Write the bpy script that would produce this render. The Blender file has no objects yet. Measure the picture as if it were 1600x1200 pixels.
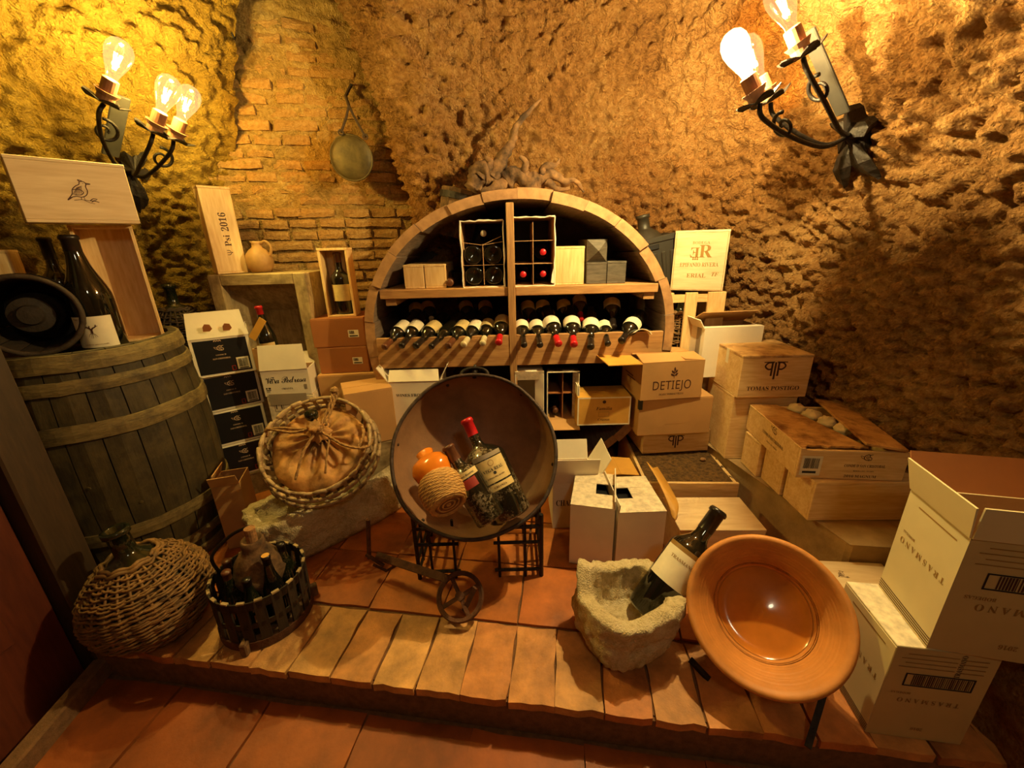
import bpy, math, random
import numpy as np
from mathutils import Vector, Matrix, noise as mnoise
random.seed(7)
SC = bpy.context.scene
COL = SC.collection
# ------------------------------------------------------------------ camera, world, exposure
CAM_H = 1.3; PITCH = math.radians(19); ROLL = math.radians(1.5); FPX = 640.0
cd = bpy.data.cameras.new('camera'); cam = bpy.data.objects.new('camera', cd); COL.objects.link(cam)
cd.sensor_width = 36.0; cd.lens = 36.0 * FPX / 1600.0; cd.clip_start = 0.02
cam.matrix_world = (Matrix.Translation((0, 0, CAM_H)) @ Matrix.Rotation(math.radians(90) - PITCH, 4, 'X')
                    @ Matrix.Rotation(-ROLL, 4, 'Z'))
SC.camera = cam
SC.view_settings.view_transform = 'Standard'; SC.view_settings.look = 'None'
SC.view_settings.exposure = 0.18; SC.view_settings.gamma = 1.0; SC.view_settings.use_curve_mapping = False
w = bpy.data.worlds.new('world'); SC.world = w; w.use_nodes = True
w.node_tree.nodes['Background'].inputs[0].default_value = (0.02, 0.012, 0.005, 1)
w.node_tree.nodes['Background'].inputs[1].default_value = 1.0
LEFT_COL = (1.0, 0.92, 0.42); RIGHT_COL = (1.0, 0.91, 0.57); ROOM_COL = (1.0, 0.92, 0.60)
LEFT_W = 84.0; RIGHT_W = 190.0; ROOM_W = 13.0
def point_light(name, loc, power, col, rad=0.022):
    l = bpy.data.lights.new(name, 'POINT'); l.energy = power; l.color = col; l.shadow_soft_size = rad
    o = bpy.data.objects.new(name, l); COL.objects.link(o); o.location = loc; return o
point_light('room_light', (0.5, -0.6, 2.25), ROOM_W, ROOM_COL, 0.12)   # the lamp of the room behind the photographer

# ------------------------------------------------------------------ picture measurements -> world points
def ray(px, py):
    u = (px - 800) / FPX; v = -(py - 600) / FPX
    c, s = math.cos(ROLL), math.sin(ROLL)
    u, v = u * c + v * s, -u * s + v * c
    return Vector((u, math.cos(PITCH) + v * math.sin(PITCH), -math.sin(PITCH) + v * math.cos(PITCH)))
def F(px, py, z):
    d = ray(px, py); return Vector((0, 0, CAM_H)) + d * ((z - CAM_H) / d.z)
def P(px, py, y):
    d = ray(px, py); return Vector((0, 0, CAM_H)) + d * (y / d.y)

# ------------------------------------------------------------------ numpy noise
_rs = np.random.RandomState(3)
_perm = np.concatenate([_rs.permutation(256)] * 3)
_g = _rs.normal(size=(256, 3)); _g /= np.linalg.norm(_g, axis=1)[:, None]
def pn(p):
    i = np.floor(p).astype(int); f = p - i; i &= 255
    u = f * f * f * (f * (f * 6 - 15) + 10); r = 0
    for dx in (0, 1):
        for dy in (0, 1):
            for dz in (0, 1):
                h = _perm[_perm[_perm[(i[:, 0] + dx) & 255] + ((i[:, 1] + dy) & 255)] + ((i[:, 2] + dz) & 255)]
                gr = (_g[h] * (f - np.array([dx, dy, dz]))).sum(1)
                wx = u[:, 0] if dx else 1 - u[:, 0]; wy = u[:, 1] if dy else 1 - u[:, 1]; wz = u[:, 2] if dz else 1 - u[:, 2]
                r = r + gr * wx * wy * wz
    return r
def fbm(p, o=4):
    r = 0; a = 1.0
    for k in range(o):
        r = r + a * pn(p * (2 ** k) + 17.3 * k); a *= 0.5
    return r
_wj = _rs.rand(256, 3)
def worley(p):
    i = np.floor(p).astype(int); f = p - i; best = np.full(len(p), 9.0)
    for dx in (-1, 0, 1):
        for dy in (-1, 0, 1):
            for dz in (-1, 0, 1):
                h = _perm[_perm[_perm[(i[:, 0] + dx) & 255] + ((i[:, 1] + dy) & 255)] + ((i[:, 2] + dz) & 255)]
                q = _wj[h] + np.array([dx, dy, dz]) - f
                best = np.minimum(best, (q * q).sum(1))
    return np.sqrt(best)

# ------------------------------------------------------------------ materials
def newmat(name):
    m = bpy.data.materials.new(name); m.use_nodes = True
    nt = m.node_tree; b = nt.nodes['Principled BSDF']; return m, nt, b
def N(nt, t, **k):
    n = nt.nodes.new(t)
    for a, v in k.items():
        if a.startswith('i_'): n.inputs[a[2:].replace('_', ' ')].default_value = v
        else: setattr(n, a, v)
    return n
def L(nt, a, b): nt.links.new(a, b)
def coords(nt, scale=(1, 1, 1), rnd=True):
    tc = N(nt, 'ShaderNodeTexCoord'); mp = N(nt, 'ShaderNodeMapping'); mp.inputs['Scale'].default_value = scale
    L(nt, tc.outputs['Object'], mp.inputs['Vector'])
    if rnd:
        oi = N(nt, 'ShaderNodeObjectInfo'); mu = N(nt, 'ShaderNodeMath', operation='MULTIPLY'); mu.inputs[1].default_value = 37.0
        L(nt, oi.outputs['Random'], mu.inputs[0]); L(nt, mu.outputs[0], mp.inputs['Location'])
    return mp.outputs['Vector']
def ramp(nt, fac, stops):
    r = N(nt, 'ShaderNodeValToRGB'); e = r.color_ramp.elements
    while len(e) < len(stops): e.new(0.5)
    for k, (p, c) in enumerate(stops): e[k].position = p; e[k].color = (*c, 1)
    L(nt, fac, r.inputs[0]); return r.outputs[0]
def srgb(r, g, b):
    return tuple(((c / 255) / 12.92 if c <= 10 else ((c / 255 + 0.055) / 1.055) ** 2.4) for c in (r, g, b))
def plain(name, c, rough=0.6, metal=0.0, var=0.12, nscale=14, bump=0.0, bscale=60, rvar=0.0, coat=0, scale=(1, 1, 1), spec=0.5, detail=4, alt=None):
    m, nt, b = newmat(name); v = coords(nt, scale)
    n = N(nt, 'ShaderNodeTexNoise', i_Scale=nscale, i_Detail=detail, i_Roughness=0.6); L(nt, v, n.inputs['Vector'])
    lo = tuple(x * (1 - var * 1.6) for x in c); hi = tuple(min(1, x * (1 + var)) for x in c)
    col = ramp(nt, n.outputs['Fac'], [(0.3, lo), (0.7, hi)])
    if alt:   # each piece its own tone between two clays
        oi = N(nt, 'ShaderNodeObjectInfo'); mc = N(nt, 'ShaderNodeMix', data_type='RGBA'); L(nt, oi.outputs['Random'], mc.inputs[0]); L(nt, col, mc.inputs[6])
        L(nt, ramp(nt, n.outputs['Fac'], [(0.3, tuple(x * (1 - var * 1.6) for x in alt)), (0.7, tuple(min(1, x * (1 + var)) for x in alt))]), mc.inputs[7]); col = mc.outputs[2]
    L(nt, col, b.inputs['Base Color'])
    b.inputs['Roughness'].default_value = rough; b.inputs['Metallic'].default_value = metal
    b.inputs['Specular IOR Level'].default_value = spec; b.inputs['Coat Weight'].default_value = coat
    if bump:
        n2 = N(nt, 'ShaderNodeTexNoise', i_Scale=bscale, i_Detail=5, i_Roughness=0.65); L(nt, v, n2.inputs['Vector'])
        bp = N(nt, 'ShaderNodeBump', i_Strength=bump, i_Distance=0.01); L(nt, n2.outputs['Fac'], bp.inputs['Height']); L(nt, bp.outputs[0], b.inputs['Normal'])
    return m
def wood(name, c1, c2, scale=(2, 14, 14), rough=0.6, dirt=None, bump=0.15, knots=False):
    """grain runs along the axis with the small scale"""
    m, nt, b = newmat(name); v = coords(nt, scale)
    n = N(nt, 'ShaderNodeTexNoise', i_Scale=2.2, i_Detail=6, i_Roughness=0.62, i_Distortion=0.7); L(nt, v, n.inputs['Vector'])
    n3 = N(nt, 'ShaderNodeTexNoise', i_Scale=9.0, i_Detail=3, i_Roughness=0.5); L(nt, v, n3.inputs['Vector'])
    mx = N(nt, 'ShaderNodeMix', data_type='FLOAT'); mx.inputs[0].default_value = 0.4
    L(nt, n.outputs['Fac'], mx.inputs[2]); L(nt, n3.outputs['Fac'], mx.inputs[3])
    col = ramp(nt, mx.outputs[0], [(0.33, c1), (0.62, c2)])
    if dirt:
        v2 = coords(nt, (1, 1, 1)); n2 = N(nt, 'ShaderNodeTexNoise', i_Scale=9, i_Detail=7, i_Roughness=0.7); L(nt, v2, n2.inputs['Vector'])
        f = ramp(nt, n2.outputs['Fac'], [(0.46, (0, 0, 0)), (0.66, (1, 1, 1))])
        mc = N(nt, 'ShaderNodeMix', data_type='RGBA'); L(nt, f, mc.inputs[0]); L(nt, col, mc.inputs[6]); mc.inputs[7].default_value = (*dirt, 1)
        col = mc.outputs[2]
    L(nt, col, b.inputs['Base Color']); b.inputs['Roughness'].default_value = rough
    if bump:
        bp = N(nt, 'ShaderNodeBump', i_Strength=bump, i_Distance=0.006); L(nt, mx.outputs[0], bp.inputs['Height']); L(nt, bp.outputs[0], b.inputs['Normal'])
    return m
def rock(name, stops, s1=3.0, s2=22.0, bump=0.9, b1=45, b2=140, dist=0.02, scale=(1, 1, 1), mixf=0.5):
    m, nt, b = newmat(name); v = coords(nt, scale, False)
    n1 = N(nt, 'ShaderNodeTexNoise', i_Scale=s1, i_Detail=5, i_Roughness=0.6); L(nt, v, n1.inputs['Vector'])
    n2 = N(nt, 'ShaderNodeTexNoise', i_Scale=s2, i_Detail=6, i_Roughness=0.7); L(nt, v, n2.inputs['Vector'])
    mx = N(nt, 'ShaderNodeMix', data_type='FLOAT'); mx.inputs[0].default_value = mixf
    L(nt, n1.outputs['Fac'], mx.inputs[2]); L(nt, n2.outputs['Fac'], mx.inputs[3])
    L(nt, ramp(nt, mx.outputs[0], stops), b.inputs['Base Color'])
    b.inputs['Roughness'].default_value = 0.9; b.inputs['Specular IOR Level'].default_value = 0.2
    a1 = N(nt, 'ShaderNodeTexNoise', i_Scale=b1, i_Detail=6, i_Roughness=0.7); L(nt, v, a1.inputs['Vector'])
    a2 = N(nt, 'ShaderNodeTexVoronoi', i_Scale=b2); L(nt, v, a2.inputs['Vector'])
    ad = N(nt, 'ShaderNodeMath', operation='MULTIPLY_ADD'); ad.inputs[1].default_value = 0.26
    L(nt, a2.outputs['Distance'], ad.inputs[0]); L(nt, a1.outputs['Fac'], ad.inputs[2])
    bp = N(nt, 'ShaderNodeBump', i_Strength=bump, i_Distance=dist); L(nt, ad.outputs[0], bp.inputs['Height']); L(nt, bp.outputs[0], b.inputs['Normal'])
    return m
def emit(name, c, s):
    m, nt, b = newmat(name); b.inputs['Base Color'].default_value = (*c, 1)
    b.inputs['Emission Color'].default_value = (*c, 1); b.inputs['Emission Strength'].default_value = s; return m
def clearglass(name, tint, gloss=0.10, glow=0.0):
    m, nt, b = newmat(name); nt.nodes.remove(b); out = nt.nodes['Material Output']
    t = N(nt, 'ShaderNodeBsdfTransparent'); t.inputs[0].default_value = (*tint, 1)
    g = N(nt, 'ShaderNodeBsdfGlossy'); g.inputs['Roughness'].default_value = 0.03; g.inputs['Color'].default_value = (1, .9, .75, 1)
    fr = N(nt, 'ShaderNodeLayerWeight'); fr.inputs[0].default_value = 0.35
    ml = N(nt, 'ShaderNodeMath', operation='MULTIPLY'); ml.inputs[1].default_value = 0.6; L(nt, fr.outputs['Facing'], ml.inputs[0])
    mx = N(nt, 'ShaderNodeMixShader'); L(nt, ml.outputs[0], mx.inputs[0]); L(nt, t.outputs[0], mx.inputs[1]); L(nt, g.outputs[0], mx.inputs[2])
    if glow:
        e = N(nt, 'ShaderNodeEmission'); e.inputs[0].default_value = (*tint, 1); e.inputs[1].default_value = glow; ad = N(nt, 'ShaderNodeAddShader')
        L(nt, mx.outputs[0], ad.inputs[0]); L(nt, e.outputs[0], ad.inputs[1]); L(nt, ad.outputs[0], out.inputs[0])
    else: L(nt, mx.outputs[0], out.inputs[0])
    return m
def glass_dark(name, c, rough=0.06, dust=0.0):
    m, nt, b = newmat(name); b.inputs['Base Color'].default_value = (*c, 1); b.inputs['Roughness'].default_value = rough
    b.inputs['Specular IOR Level'].default_value = 0.6; b.inputs['Coat Weight'].default_value = 0.5; b.inputs['Coat Roughness'].default_value = 0.05
    if dust:
        v = coords(nt); n = N(nt, 'ShaderNodeTexNoise', i_Scale=110, i_Detail=6, i_Roughness=0.75); L(nt, v, n.inputs['Vector'])
        n2 = N(nt, 'ShaderNodeTexNoise', i_Scale=11, i_Detail=3); L(nt, v, n2.inputs['Vector'])
        mu = N(nt, 'ShaderNodeMath', operation='MULTIPLY'); L(nt, n.outputs['Fac'], mu.inputs[0]); L(nt, n2.outputs['Fac'], mu.inputs[1])
        f = ramp(nt, mu.outputs[0], [(0.27, (0, 0, 0)), (0.36, (dust,) * 3)])
        mc = N(nt, 'ShaderNodeMix', data_type='RGBA'); L(nt, f, mc.inputs[0]); mc.inputs[6].default_value = (*c, 1); mc.inputs[7].default_value = (.30, .22, .12, 1)
        L(nt, mc.outputs[2], b.inputs['Base Color'])
        ra = N(nt, 'ShaderNodeMath', operation='MULTIPLY_ADD'); ra.inputs[1].default_value = 0.7; ra.inputs[2].default_value = rough
        L(nt, f, ra.inputs[0]); L(nt, ra.outputs[0], b.inputs['Roughness'])
    return m
M = {}
M['cave'] = rock('cave_earth', [(0.32, srgb(100, 62, 28)), (0.48, srgb(168, 118, 62)), (0.64, srgb(202, 156, 96))], 2.5, 42, 1.0, 44, 100, 0.055, mixf=.55)
M['caveleft'] = rock('ochre_earth', [(0.30, srgb(104, 76, 22)), (0.48, srgb(154, 118, 38)), (0.66, srgb(186, 150, 62))], 2.5, 26, 1.0, 40, 100, 0.05)
M['brickback'] = rock('old_mortar', [(0.30, srgb(112, 86, 42)), (0.5, srgb(166, 134, 76)), (0.7, srgb(196, 168, 112))], 5, 40, 1.0, 50, 130, 0.025)
M['brick'] = rock('old_brick', [(0.3, srgb(118, 84, 44)), (0.5, srgb(158, 120, 68)), (0.72, srgb(190, 158, 104))], 6, 50, 0.9, 80, 180, 0.012, mixf=0.6)
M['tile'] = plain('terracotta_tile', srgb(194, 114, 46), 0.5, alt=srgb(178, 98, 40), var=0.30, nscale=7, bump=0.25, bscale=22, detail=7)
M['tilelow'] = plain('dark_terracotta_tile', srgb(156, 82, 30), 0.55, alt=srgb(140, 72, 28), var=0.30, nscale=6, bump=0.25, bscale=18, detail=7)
M['nose'] = plain('worn_floor_brick', srgb(206, 156, 92), 0.55, alt=srgb(186, 112, 54), var=0.34, nscale=9, bump=0.5, bscale=40, detail=8)
M['grout'] = plain('grout', srgb(120, 84, 52), 0.9, var=0.2, nscale=40, bump=0.5, bscale=150)
M['plaster'] = plain('ledge_plaster', srgb(168, 138, 92), 0.85, var=0.25, nscale=8, bump=0.4, bscale=50, detail=7)
M['stone'] = rock('pale_limestone', [(0.3, srgb(172, 150, 104)), (0.5, srgb(218, 198, 154)), (0.7, srgb(236, 220, 184))], 9, 70, 1.0, 60, 190, 0.014)
M['pine'] = wood('pine_case', srgb(205, 160, 98), srgb(232, 200, 142), (1.6, 13, 13), 0.55)
M['pinez'] = wood('pine_case_upright', srgb(205, 160, 98), srgb(232, 200, 142), (13, 13, 1.6), 0.55)
M['pined'] = wood('dirty_pine_lid', srgb(205, 160, 98), srgb(226, 192, 132), (1.6, 13, 13), 0.6, dirt=srgb(138, 88, 40), bump=0.3)
M['pale'] = wood('pale_case', srgb(204, 172, 128), srgb(224, 198, 156), (1.2, 9, 9), 0.6)
M['osb'] = wood('stained_lid', srgb(184, 130, 64), srgb(214, 164, 96), (3, 6, 6), 0.65, dirt=srgb(120, 70, 26), bump=0.3)
M['shelf'] = wood('shelf_wood', srgb(146, 100, 56), srgb(184, 138, 84), (1.5, 15, 15), 0.6)
M['shelfz'] = wood('shelf_wood_upright', srgb(140, 98, 56), srgb(178, 134, 82), (15, 15, 1.5), 0.6)
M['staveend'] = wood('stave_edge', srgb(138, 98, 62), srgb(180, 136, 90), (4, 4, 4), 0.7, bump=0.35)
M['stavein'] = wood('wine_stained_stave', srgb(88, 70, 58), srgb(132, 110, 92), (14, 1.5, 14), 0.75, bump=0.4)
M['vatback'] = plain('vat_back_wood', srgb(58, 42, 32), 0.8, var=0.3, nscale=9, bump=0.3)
M['oak'] = wood('old_oak', srgb(38, 30, 12), srgb(62, 50, 22), (10, 10, 1.6), 0.7, dirt=srgb(78, 64, 32), bump=0.5)
M['oakhoop'] = wood('old_hoop', srgb(88, 72, 38), srgb(128, 108, 62), (5, 5, 30), 0.75, dirt=srgb(64, 50, 24), bump=0.5)
M['grey'] = wood('weathered_wood', srgb(132, 110, 74), srgb(180, 156, 110), (9, 9, 2), 0.8, dirt=srgb(108, 88, 58), bump=0.5)
M['greyx'] = wood('weathered_wood_level', srgb(132, 110, 74), srgb(180, 156, 110), (2, 9, 9), 0.8, dirt=srgb(108, 88, 58), bump=0.5)
M['darkwood'] = wood('dark_wood', srgb(28, 20, 12), srgb(50, 37, 24), (12, 12, 2), 0.7, bump=0.4)
M['greybox'] = wood('grey_stained_wood', srgb(62, 54, 44), srgb(98, 88, 74), (3, 3, 16), 0.6)
M['doorred'] = wood('red_brown_door', srgb(70, 28, 14), srgb(94, 42, 22), (10, 10, 1.4), 0.5)
M['doorpost'] = wood('dark_door_post', srgb(40, 26, 12), srgb(62, 42, 22), (12, 12, 1.5), 0.6)
M['white'] = plain('white_card', srgb(232, 220, 196), 0.6, var=0.05, nscale=6, bump=0.05, bscale=90)
M['dirtywhite'] = plain('stained_white_card', srgb(226, 210, 178), 0.65, var=0.2, nscale=40, bump=0.1, detail=8)
M['cardin'] = plain('card_inside', srgb(176, 134, 88), 0.8, var=0.1)
M['card'] = plain('brown_card', srgb(186, 140, 84), 0.75, var=0.08, nscale=5, bump=0.05, bscale=120)
M['carddark'] = plain('dark_brown_card', srgb(160, 98, 48), 0.75, var=0.08, nscale=5)
M['cardgold'] = plain('golden_card', srgb(206, 152, 62), 0.6, var=0.06)
M['trasf'] = plain('cream_card', srgb(214, 198, 150), 0.6, var=0.06, nscale=4)
M['tras'] = plain('shaded_cream_card', srgb(196, 172, 116), 0.6, var=0.06, nscale=4)  # darker copy of the cream card, shade painted into the carton fronts
M['black'] = plain('black_print', (0.006, 0.006, 0.008), 0.45, var=0.1)
M['ink'] = plain('dark_ink', (0.012, 0.010, 0.010), 0.6, var=0.1)
M['brand'] = plain('burnt_brand', srgb(70, 34, 18), 0.7, var=0.2)
M['goldink'] = plain('gold_ink', srgb(150, 112, 52), 0.45, var=0.1)
M['paleprint'] = plain('pale_print', srgb(200, 170, 140), 0.6)
M['redprint'] = plain('red_print', srgb(150, 40, 26), 0.6)
M['greytape'] = plain('grey_tape', srgb(150, 136, 116), 0.4, var=0.08)
M['paper'] = plain('label_paper', srgb(232, 220, 190), 0.6, var=0.06, nscale=20)
M['oldpaper'] = plain('aged_label', srgb(206, 180, 120), 0.6, var=0.14, nscale=30)
M['glass'] = glass_dark('dark_bottle_glass', (0.006, 0.006, 0.004))
M['dusty'] = glass_dark('dusty_bottle_glass', (0.010, 0.009, 0.006), 0.12, dust=0.75)
M['green'] = glass_dark('green_glass', (0.008, 0.010, 0.004), 0.1, dust=0.12)
M['capred'] = plain('red_capsule', srgb(190, 28, 34), 0.35, var=0.08)
M['capblack'] = plain('black_capsule', srgb(34, 26, 22), 0.3, var=0.1)
M['capbrown'] = plain('brown_capsule', srgb(98, 58, 36), 0.35, var=0.1)
M['capcream'] = plain('cream_capsule', srgb(214, 198, 158), 0.4, var=0.1)
M['cork'] = plain('cork', srgb(150, 108, 66), 0.85, var=0.25, nscale=80, bump=0.3)
M['iron'] = plain('wrought_iron', srgb(44, 36, 30), 0.5, metal=0.6, var=0.35, nscale=30, bump=0.4, bscale=90)
M['rust'] = plain('rusty_iron', srgb(92, 56, 32), 0.75, metal=0.25, var=0.35, nscale=25, bump=0.5, bscale=80, detail=7)
M['cauldron'] = plain('old_copper', srgb(142, 104, 74), 0.5, metal=0.1, var=0.22, nscale=7, bump=0.25, bscale=30, detail=7)
M['cauldronrim'] = plain('cauldron_rim', srgb(70, 54, 46), 0.6, metal=0.4, var=0.35, nscale=40, bump=0.4)
M['pan'] = plain('tarnished_pan', srgb(86, 74, 42), 0.55, metal=0.5, var=0.3, nscale=14, bump=0.2)
M['clay'] = plain('terracotta_clay', srgb(202, 132, 62), 0.55, var=0.16, nscale=9, bump=0.12, bscale=40, detail=7)
M['clayglaze'] = plain('glazed_clay', srgb(200, 122, 44), 0.16, var=0.12, nscale=8, coat=0.6)
M['orange'] = plain('orange_glaze', srgb(226, 128, 34), 0.16, var=0.1, nscale=8, coat=0.7)
M['jug'] = plain('buff_clay', srgb(176, 134, 76), 0.6, var=0.2, nscale=9, bump=0.1)
M['straw'] = plain('woven_straw', srgb(206, 160, 92), 0.75, var=0.2, nscale=60, bump=0.5, bscale=120)
M['strawdark'] = plain('dark_straw', srgb(128, 84, 42), 0.8, var=0.2, nscale=60)
M['wicker'] = plain('old_wicker', srgb(128, 92, 48), 0.65, var=0.35, nscale=24, bump=0.3, bscale=90)
M['wickerdark'] = plain('dark_wicker', srgb(62, 46, 30), 0.75, var=0.3, nscale=24, bump=0.3, bscale=90)
M['split'] = wood('split_wood', srgb(132, 108, 74), srgb(196, 166, 120), (6, 6, 6), 0.65, dirt=srgb(92, 68, 42), bump=0.4)
M['hide'] = plain('wineskin_hide', srgb(176, 126, 66), 0.6, var=0.42, nscale=13, bump=0.35, bscale=26, detail=8)
M['rope'] = plain('rope', srgb(168, 128, 76), 0.9, var=0.25, nscale=60, bump=0.5, bscale=160)
M['vine'] = wood('vine_wood', srgb(84, 58, 34), srgb(128, 94, 58), (7, 7, 7), 0.9, dirt=srgb(48, 32, 18), bump=0.8)
M['plastic'] = plain('grey_plastic', srgb(40, 36, 28), 0.5, var=0.15, nscale=8)
M['candle'] = plain('candle_sleeve', srgb(128, 84, 56), 0.5, var=0.15, nscale=20)
M['slab'] = plain('sconce_plate', srgb(46, 40, 32), 0.75, metal=0.2, var=0.25)
M['bulbL'] = clearglass('amber_bulb_glass', (1.0, 0.80, 0.42), glow=.28); M['bulbR'] = clearglass('pale_amber_bulb_glass', (1.0, 0.76, 0.42), glow=.22); M['bulbB'] = clearglass('bright_bulb_glass', (1.0, 0.86, 0.58), glow=1.6)
M['filL'] = emit('glowing_filament', (1.0, 0.78, 0.30), 55); M['filR'] = emit('bright_filament', (1.0, 0.82, 0.50), 90); M['filD'] = emit('dim_filament', (1.0, 0.62, 0.2), 22)
M['mat'] = plain('dirty_coir', srgb(100, 70, 28), 0.95, var=0.5, nscale=70, bump=0.9, bscale=130, detail=8)
M['tissue'] = plain('packing_tissue', srgb(214, 190, 140), 0.8, var=0.12, bump=0.5, bscale=30)
M['leather'] = plain('dark_leather', srgb(58, 42, 26), 0.7, var=0.2)

# ------------------------------------------------------------------ mesh helpers
def mesh(name, vf, mat, parent=None, smooth=False, bevel=0.0, loc=None):
    v, f = vf[0], vf[1]
    me = bpy.data.meshes.new(name)
    me.from_pydata([tuple(a) for a in v], [], [tuple(a) for a in f])
    mats = mat if isinstance(mat, (list, tuple)) else [mat]
    for m in mats: me.materials.append(M[m] if isinstance(m, str) else m)
    if len(vf) > 2: me.polygons.foreach_set('material_index', vf[2])
    if smooth: me.polygons.foreach_set('use_smooth', [True] * len(me.polygons))
    me.update()
    o = bpy.data.objects.new(name, me); COL.objects.link(o)
    if parent is not None: o.parent = parent
    if loc is not None: o.location = loc
    if bevel:
        b = o.modifiers.new('bevel', 'BEVEL'); b.width = bevel; b.segments = 1; b.limit_method = 'ANGLE'
    if smooth == 'auto':
        pass
    return o
def npmesh(name, V, Fq, mat, parent=None, smooth=True):
    me = bpy.data.meshes.new(name); me.vertices.add(len(V)); me.vertices.foreach_set('co', V.astype(np.float32).ravel())
    n = len(Fq); me.loops.add(n * 4); me.loops.foreach_set('vertex_index', Fq.astype(np.int32).ravel())
    me.polygons.add(n); me.polygons.foreach_set('loop_start', np.arange(0, n * 4, 4, dtype=np.int32))
    me.polygons.foreach_set('loop_total', np.full(n, 4, dtype=np.int32)); me.polygons.foreach_set('use_smooth', np.full(n, smooth))
    me.materials.append(M[mat]); me.update(); me.validate()
    o = bpy.data.objects.new(name, me); COL.objects.link(o)
    if parent is not None: o.parent = parent
    return o
def gridfaces(nu, nv, wrap_u=False):
    i, j = np.meshgrid(np.arange(nu if wrap_u else nu - 1), np.arange(nv - 1), indexing='ij')
    a = i * nv + j; b = ((i + 1) % nu) * nv + j
    return np.stack([a, b, b + 1, a + 1], -1).reshape(-1, 4)
def thing(name, label, cat, loc=(0, 0, 0), yaw=0, group=None, rot=None):
    o = bpy.data.objects.new(name, None); COL.objects.link(o); o.empty_display_size = 0.05
    o.location = loc
    o.rotation_euler = rot.to_euler() if rot is not None else (0, 0, yaw)
    return tag(o, label, cat, group)
def tag(o, label, cat, group=None):
    o['label'] = label; o['category'] = cat
    if group: o['group'] = group
    return o
def struct(o): o['kind'] = 'structure'; return o
def lab(o, label): o['label'] = label; return o
def join(*parts):
    V, Fc, mi = [], [], []; hasmi = any(len(p) > 2 for p in parts)
    for p in parts:
        n = len(V); V += [tuple(a) for a in p[0]]; Fc += [tuple(i + n for i in f) for f in p[1]]
        mi += list(p[2]) if len(p) > 2 else [0] * len(p[1])
    return (V, Fc, mi) if hasmi else (V, Fc)
def withmat(vf, k): return (vf[0], vf[1], [k] * len(vf[1]))
def xf(vf, mat):
    return ([tuple(mat @ Vector(a)) for a in vf[0]],) + tuple(vf[1:])
def move(vf, x, y, z): return ([(a[0] + x, a[1] + y, a[2] + z) for a in vf[0]],) + tuple(vf[1:])
def bx(x0, x1, y0, y1, z0, z1):
    v = [(x, y, z) for x in (x0, x1) for y in (y0, y1) for z in (z0, z1)]
    return v, [(0, 1, 3, 2), (4, 6, 7, 5), (0, 4, 5, 1), (2, 3, 7, 6), (0, 2, 6, 4), (1, 5, 7, 3)]
def bar(a, b, wx, wy, up=(0, 0, 1)):
    """rectangular bar from a to b"""
    a = Vector(a); b = Vector(b); d = (b - a).normalized(); s = d.cross(Vector(up))
    if s.length < 1e-4: s = d.cross(Vector((1, 0, 0)))
    s.normalize(); t = s.cross(d)
    v = []
    for p in (a, b):
        for q in ((-1, -1), (1, -1), (1, 1), (-1, 1)): v.append(tuple(p + s * q[0] * wx / 2 + t * q[1] * wy / 2))
    return v, [(0, 1, 2, 3), (7, 6, 5, 4), (0, 4, 5, 1), (1, 5, 6, 2), (2, 6, 7, 3), (3, 7, 4, 0)]
def tube(pts, r, n=8, closed=False, rs=None, cap=True):
    pts = [Vector(p) for p in pts]; m = len(pts); V = []; Fc = []
    t0 = (pts[1] - pts[0]).normalized(); nrm = t0.orthogonal().normalized()
    for i in range(m):
        a = pts[(i - 1) % m] if (closed or i > 0) else pts[i]; b = pts[(i + 1) % m] if (closed or i < m - 1) else pts[i]
        t = (b - a).normalized(); nrm = (nrm - t * nrm.dot(t))
        if nrm.length < 1e-5: nrm = t.orthogonal()
        nrm.normalize(); bi = t.cross(nrm); rr = rs[i] if rs else r
        for k in range(n):
            an = 2 * math.pi * k / n; V.append(tuple(pts[i] + (nrm * math.cos(an) + bi * math.sin(an)) * rr))
    for i in range(m if closed else m - 1):
        for k in range(n):
            j = (i + 1) % m; Fc.append((i * n + k, i * n + (k + 1) % n, j * n + (k + 1) % n, j * n + k))
    if cap and not closed: Fc += [tuple(range(n))[::-1], tuple(range((m - 1) * n, m * n))]
    return V, Fc
def lathe(prof, n=28, a0=0, a1=2 * math.pi, cap=False, off=None):
    full = abs(a1 - a0 - 2 * math.pi) < 1e-6; V = []; Fc = []; m = len(prof); cnt = n if full else n + 1
    for k in range(cnt):
        a = a0 + (a1 - a0) * k / n
        for (r, z) in prof:
            rr = r if off is None else r * off(a, z)
            V.append((rr * math.cos(a), rr * math.sin(a), z))
    for k in range(n):
        j = (k + 1) % cnt
        for i in range(m - 1): Fc.append((k * m + i, j * m + i, j * m + i + 1, k * m + i + 1))
    if cap and full:
        Fc.append(tuple(k * m for k in range(n))[::-1]); Fc.append(tuple(k * m + m - 1 for k in range(n)))
    return V, Fc
def spline(pts, n=8, closed=False):
    pts = [Vector(p) for p in pts]; m = len(pts); out = []
    g = (lambda i: pts[i % m]) if closed else (lambda i: pts[max(0, min(m - 1, i))])
    for i in range(m if closed else m - 1):
        a, b, c, d = g(i - 1), g(i), g(i + 1), g(i + 2)
        for k in range(n):
            t = k / n
            out.append(0.5 * ((2 * b) + (c - a) * t + (2 * a - 5 * b + 4 * c - d) * t * t + (3 * b - a - 3 * c + d) * t ** 3))
    if not closed: out.append(pts[-1])
    return out
def frame(axis, face=None):
    """rotation whose z is axis and whose -y looks towards face"""
    z = Vector(axis).normalized(); f = Vector(face) if face is not None else Vector((0, -1, 0))
    y = -(f - z * f.dot(z))
    if y.length < 1e-4: y = z.orthogonal()
    y.normalize(); x = y.cross(z)
    return Matrix(((x.x, y.x, z.x), (x.y, y.y, z.y), (x.z, y.z, z.z)))

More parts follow.
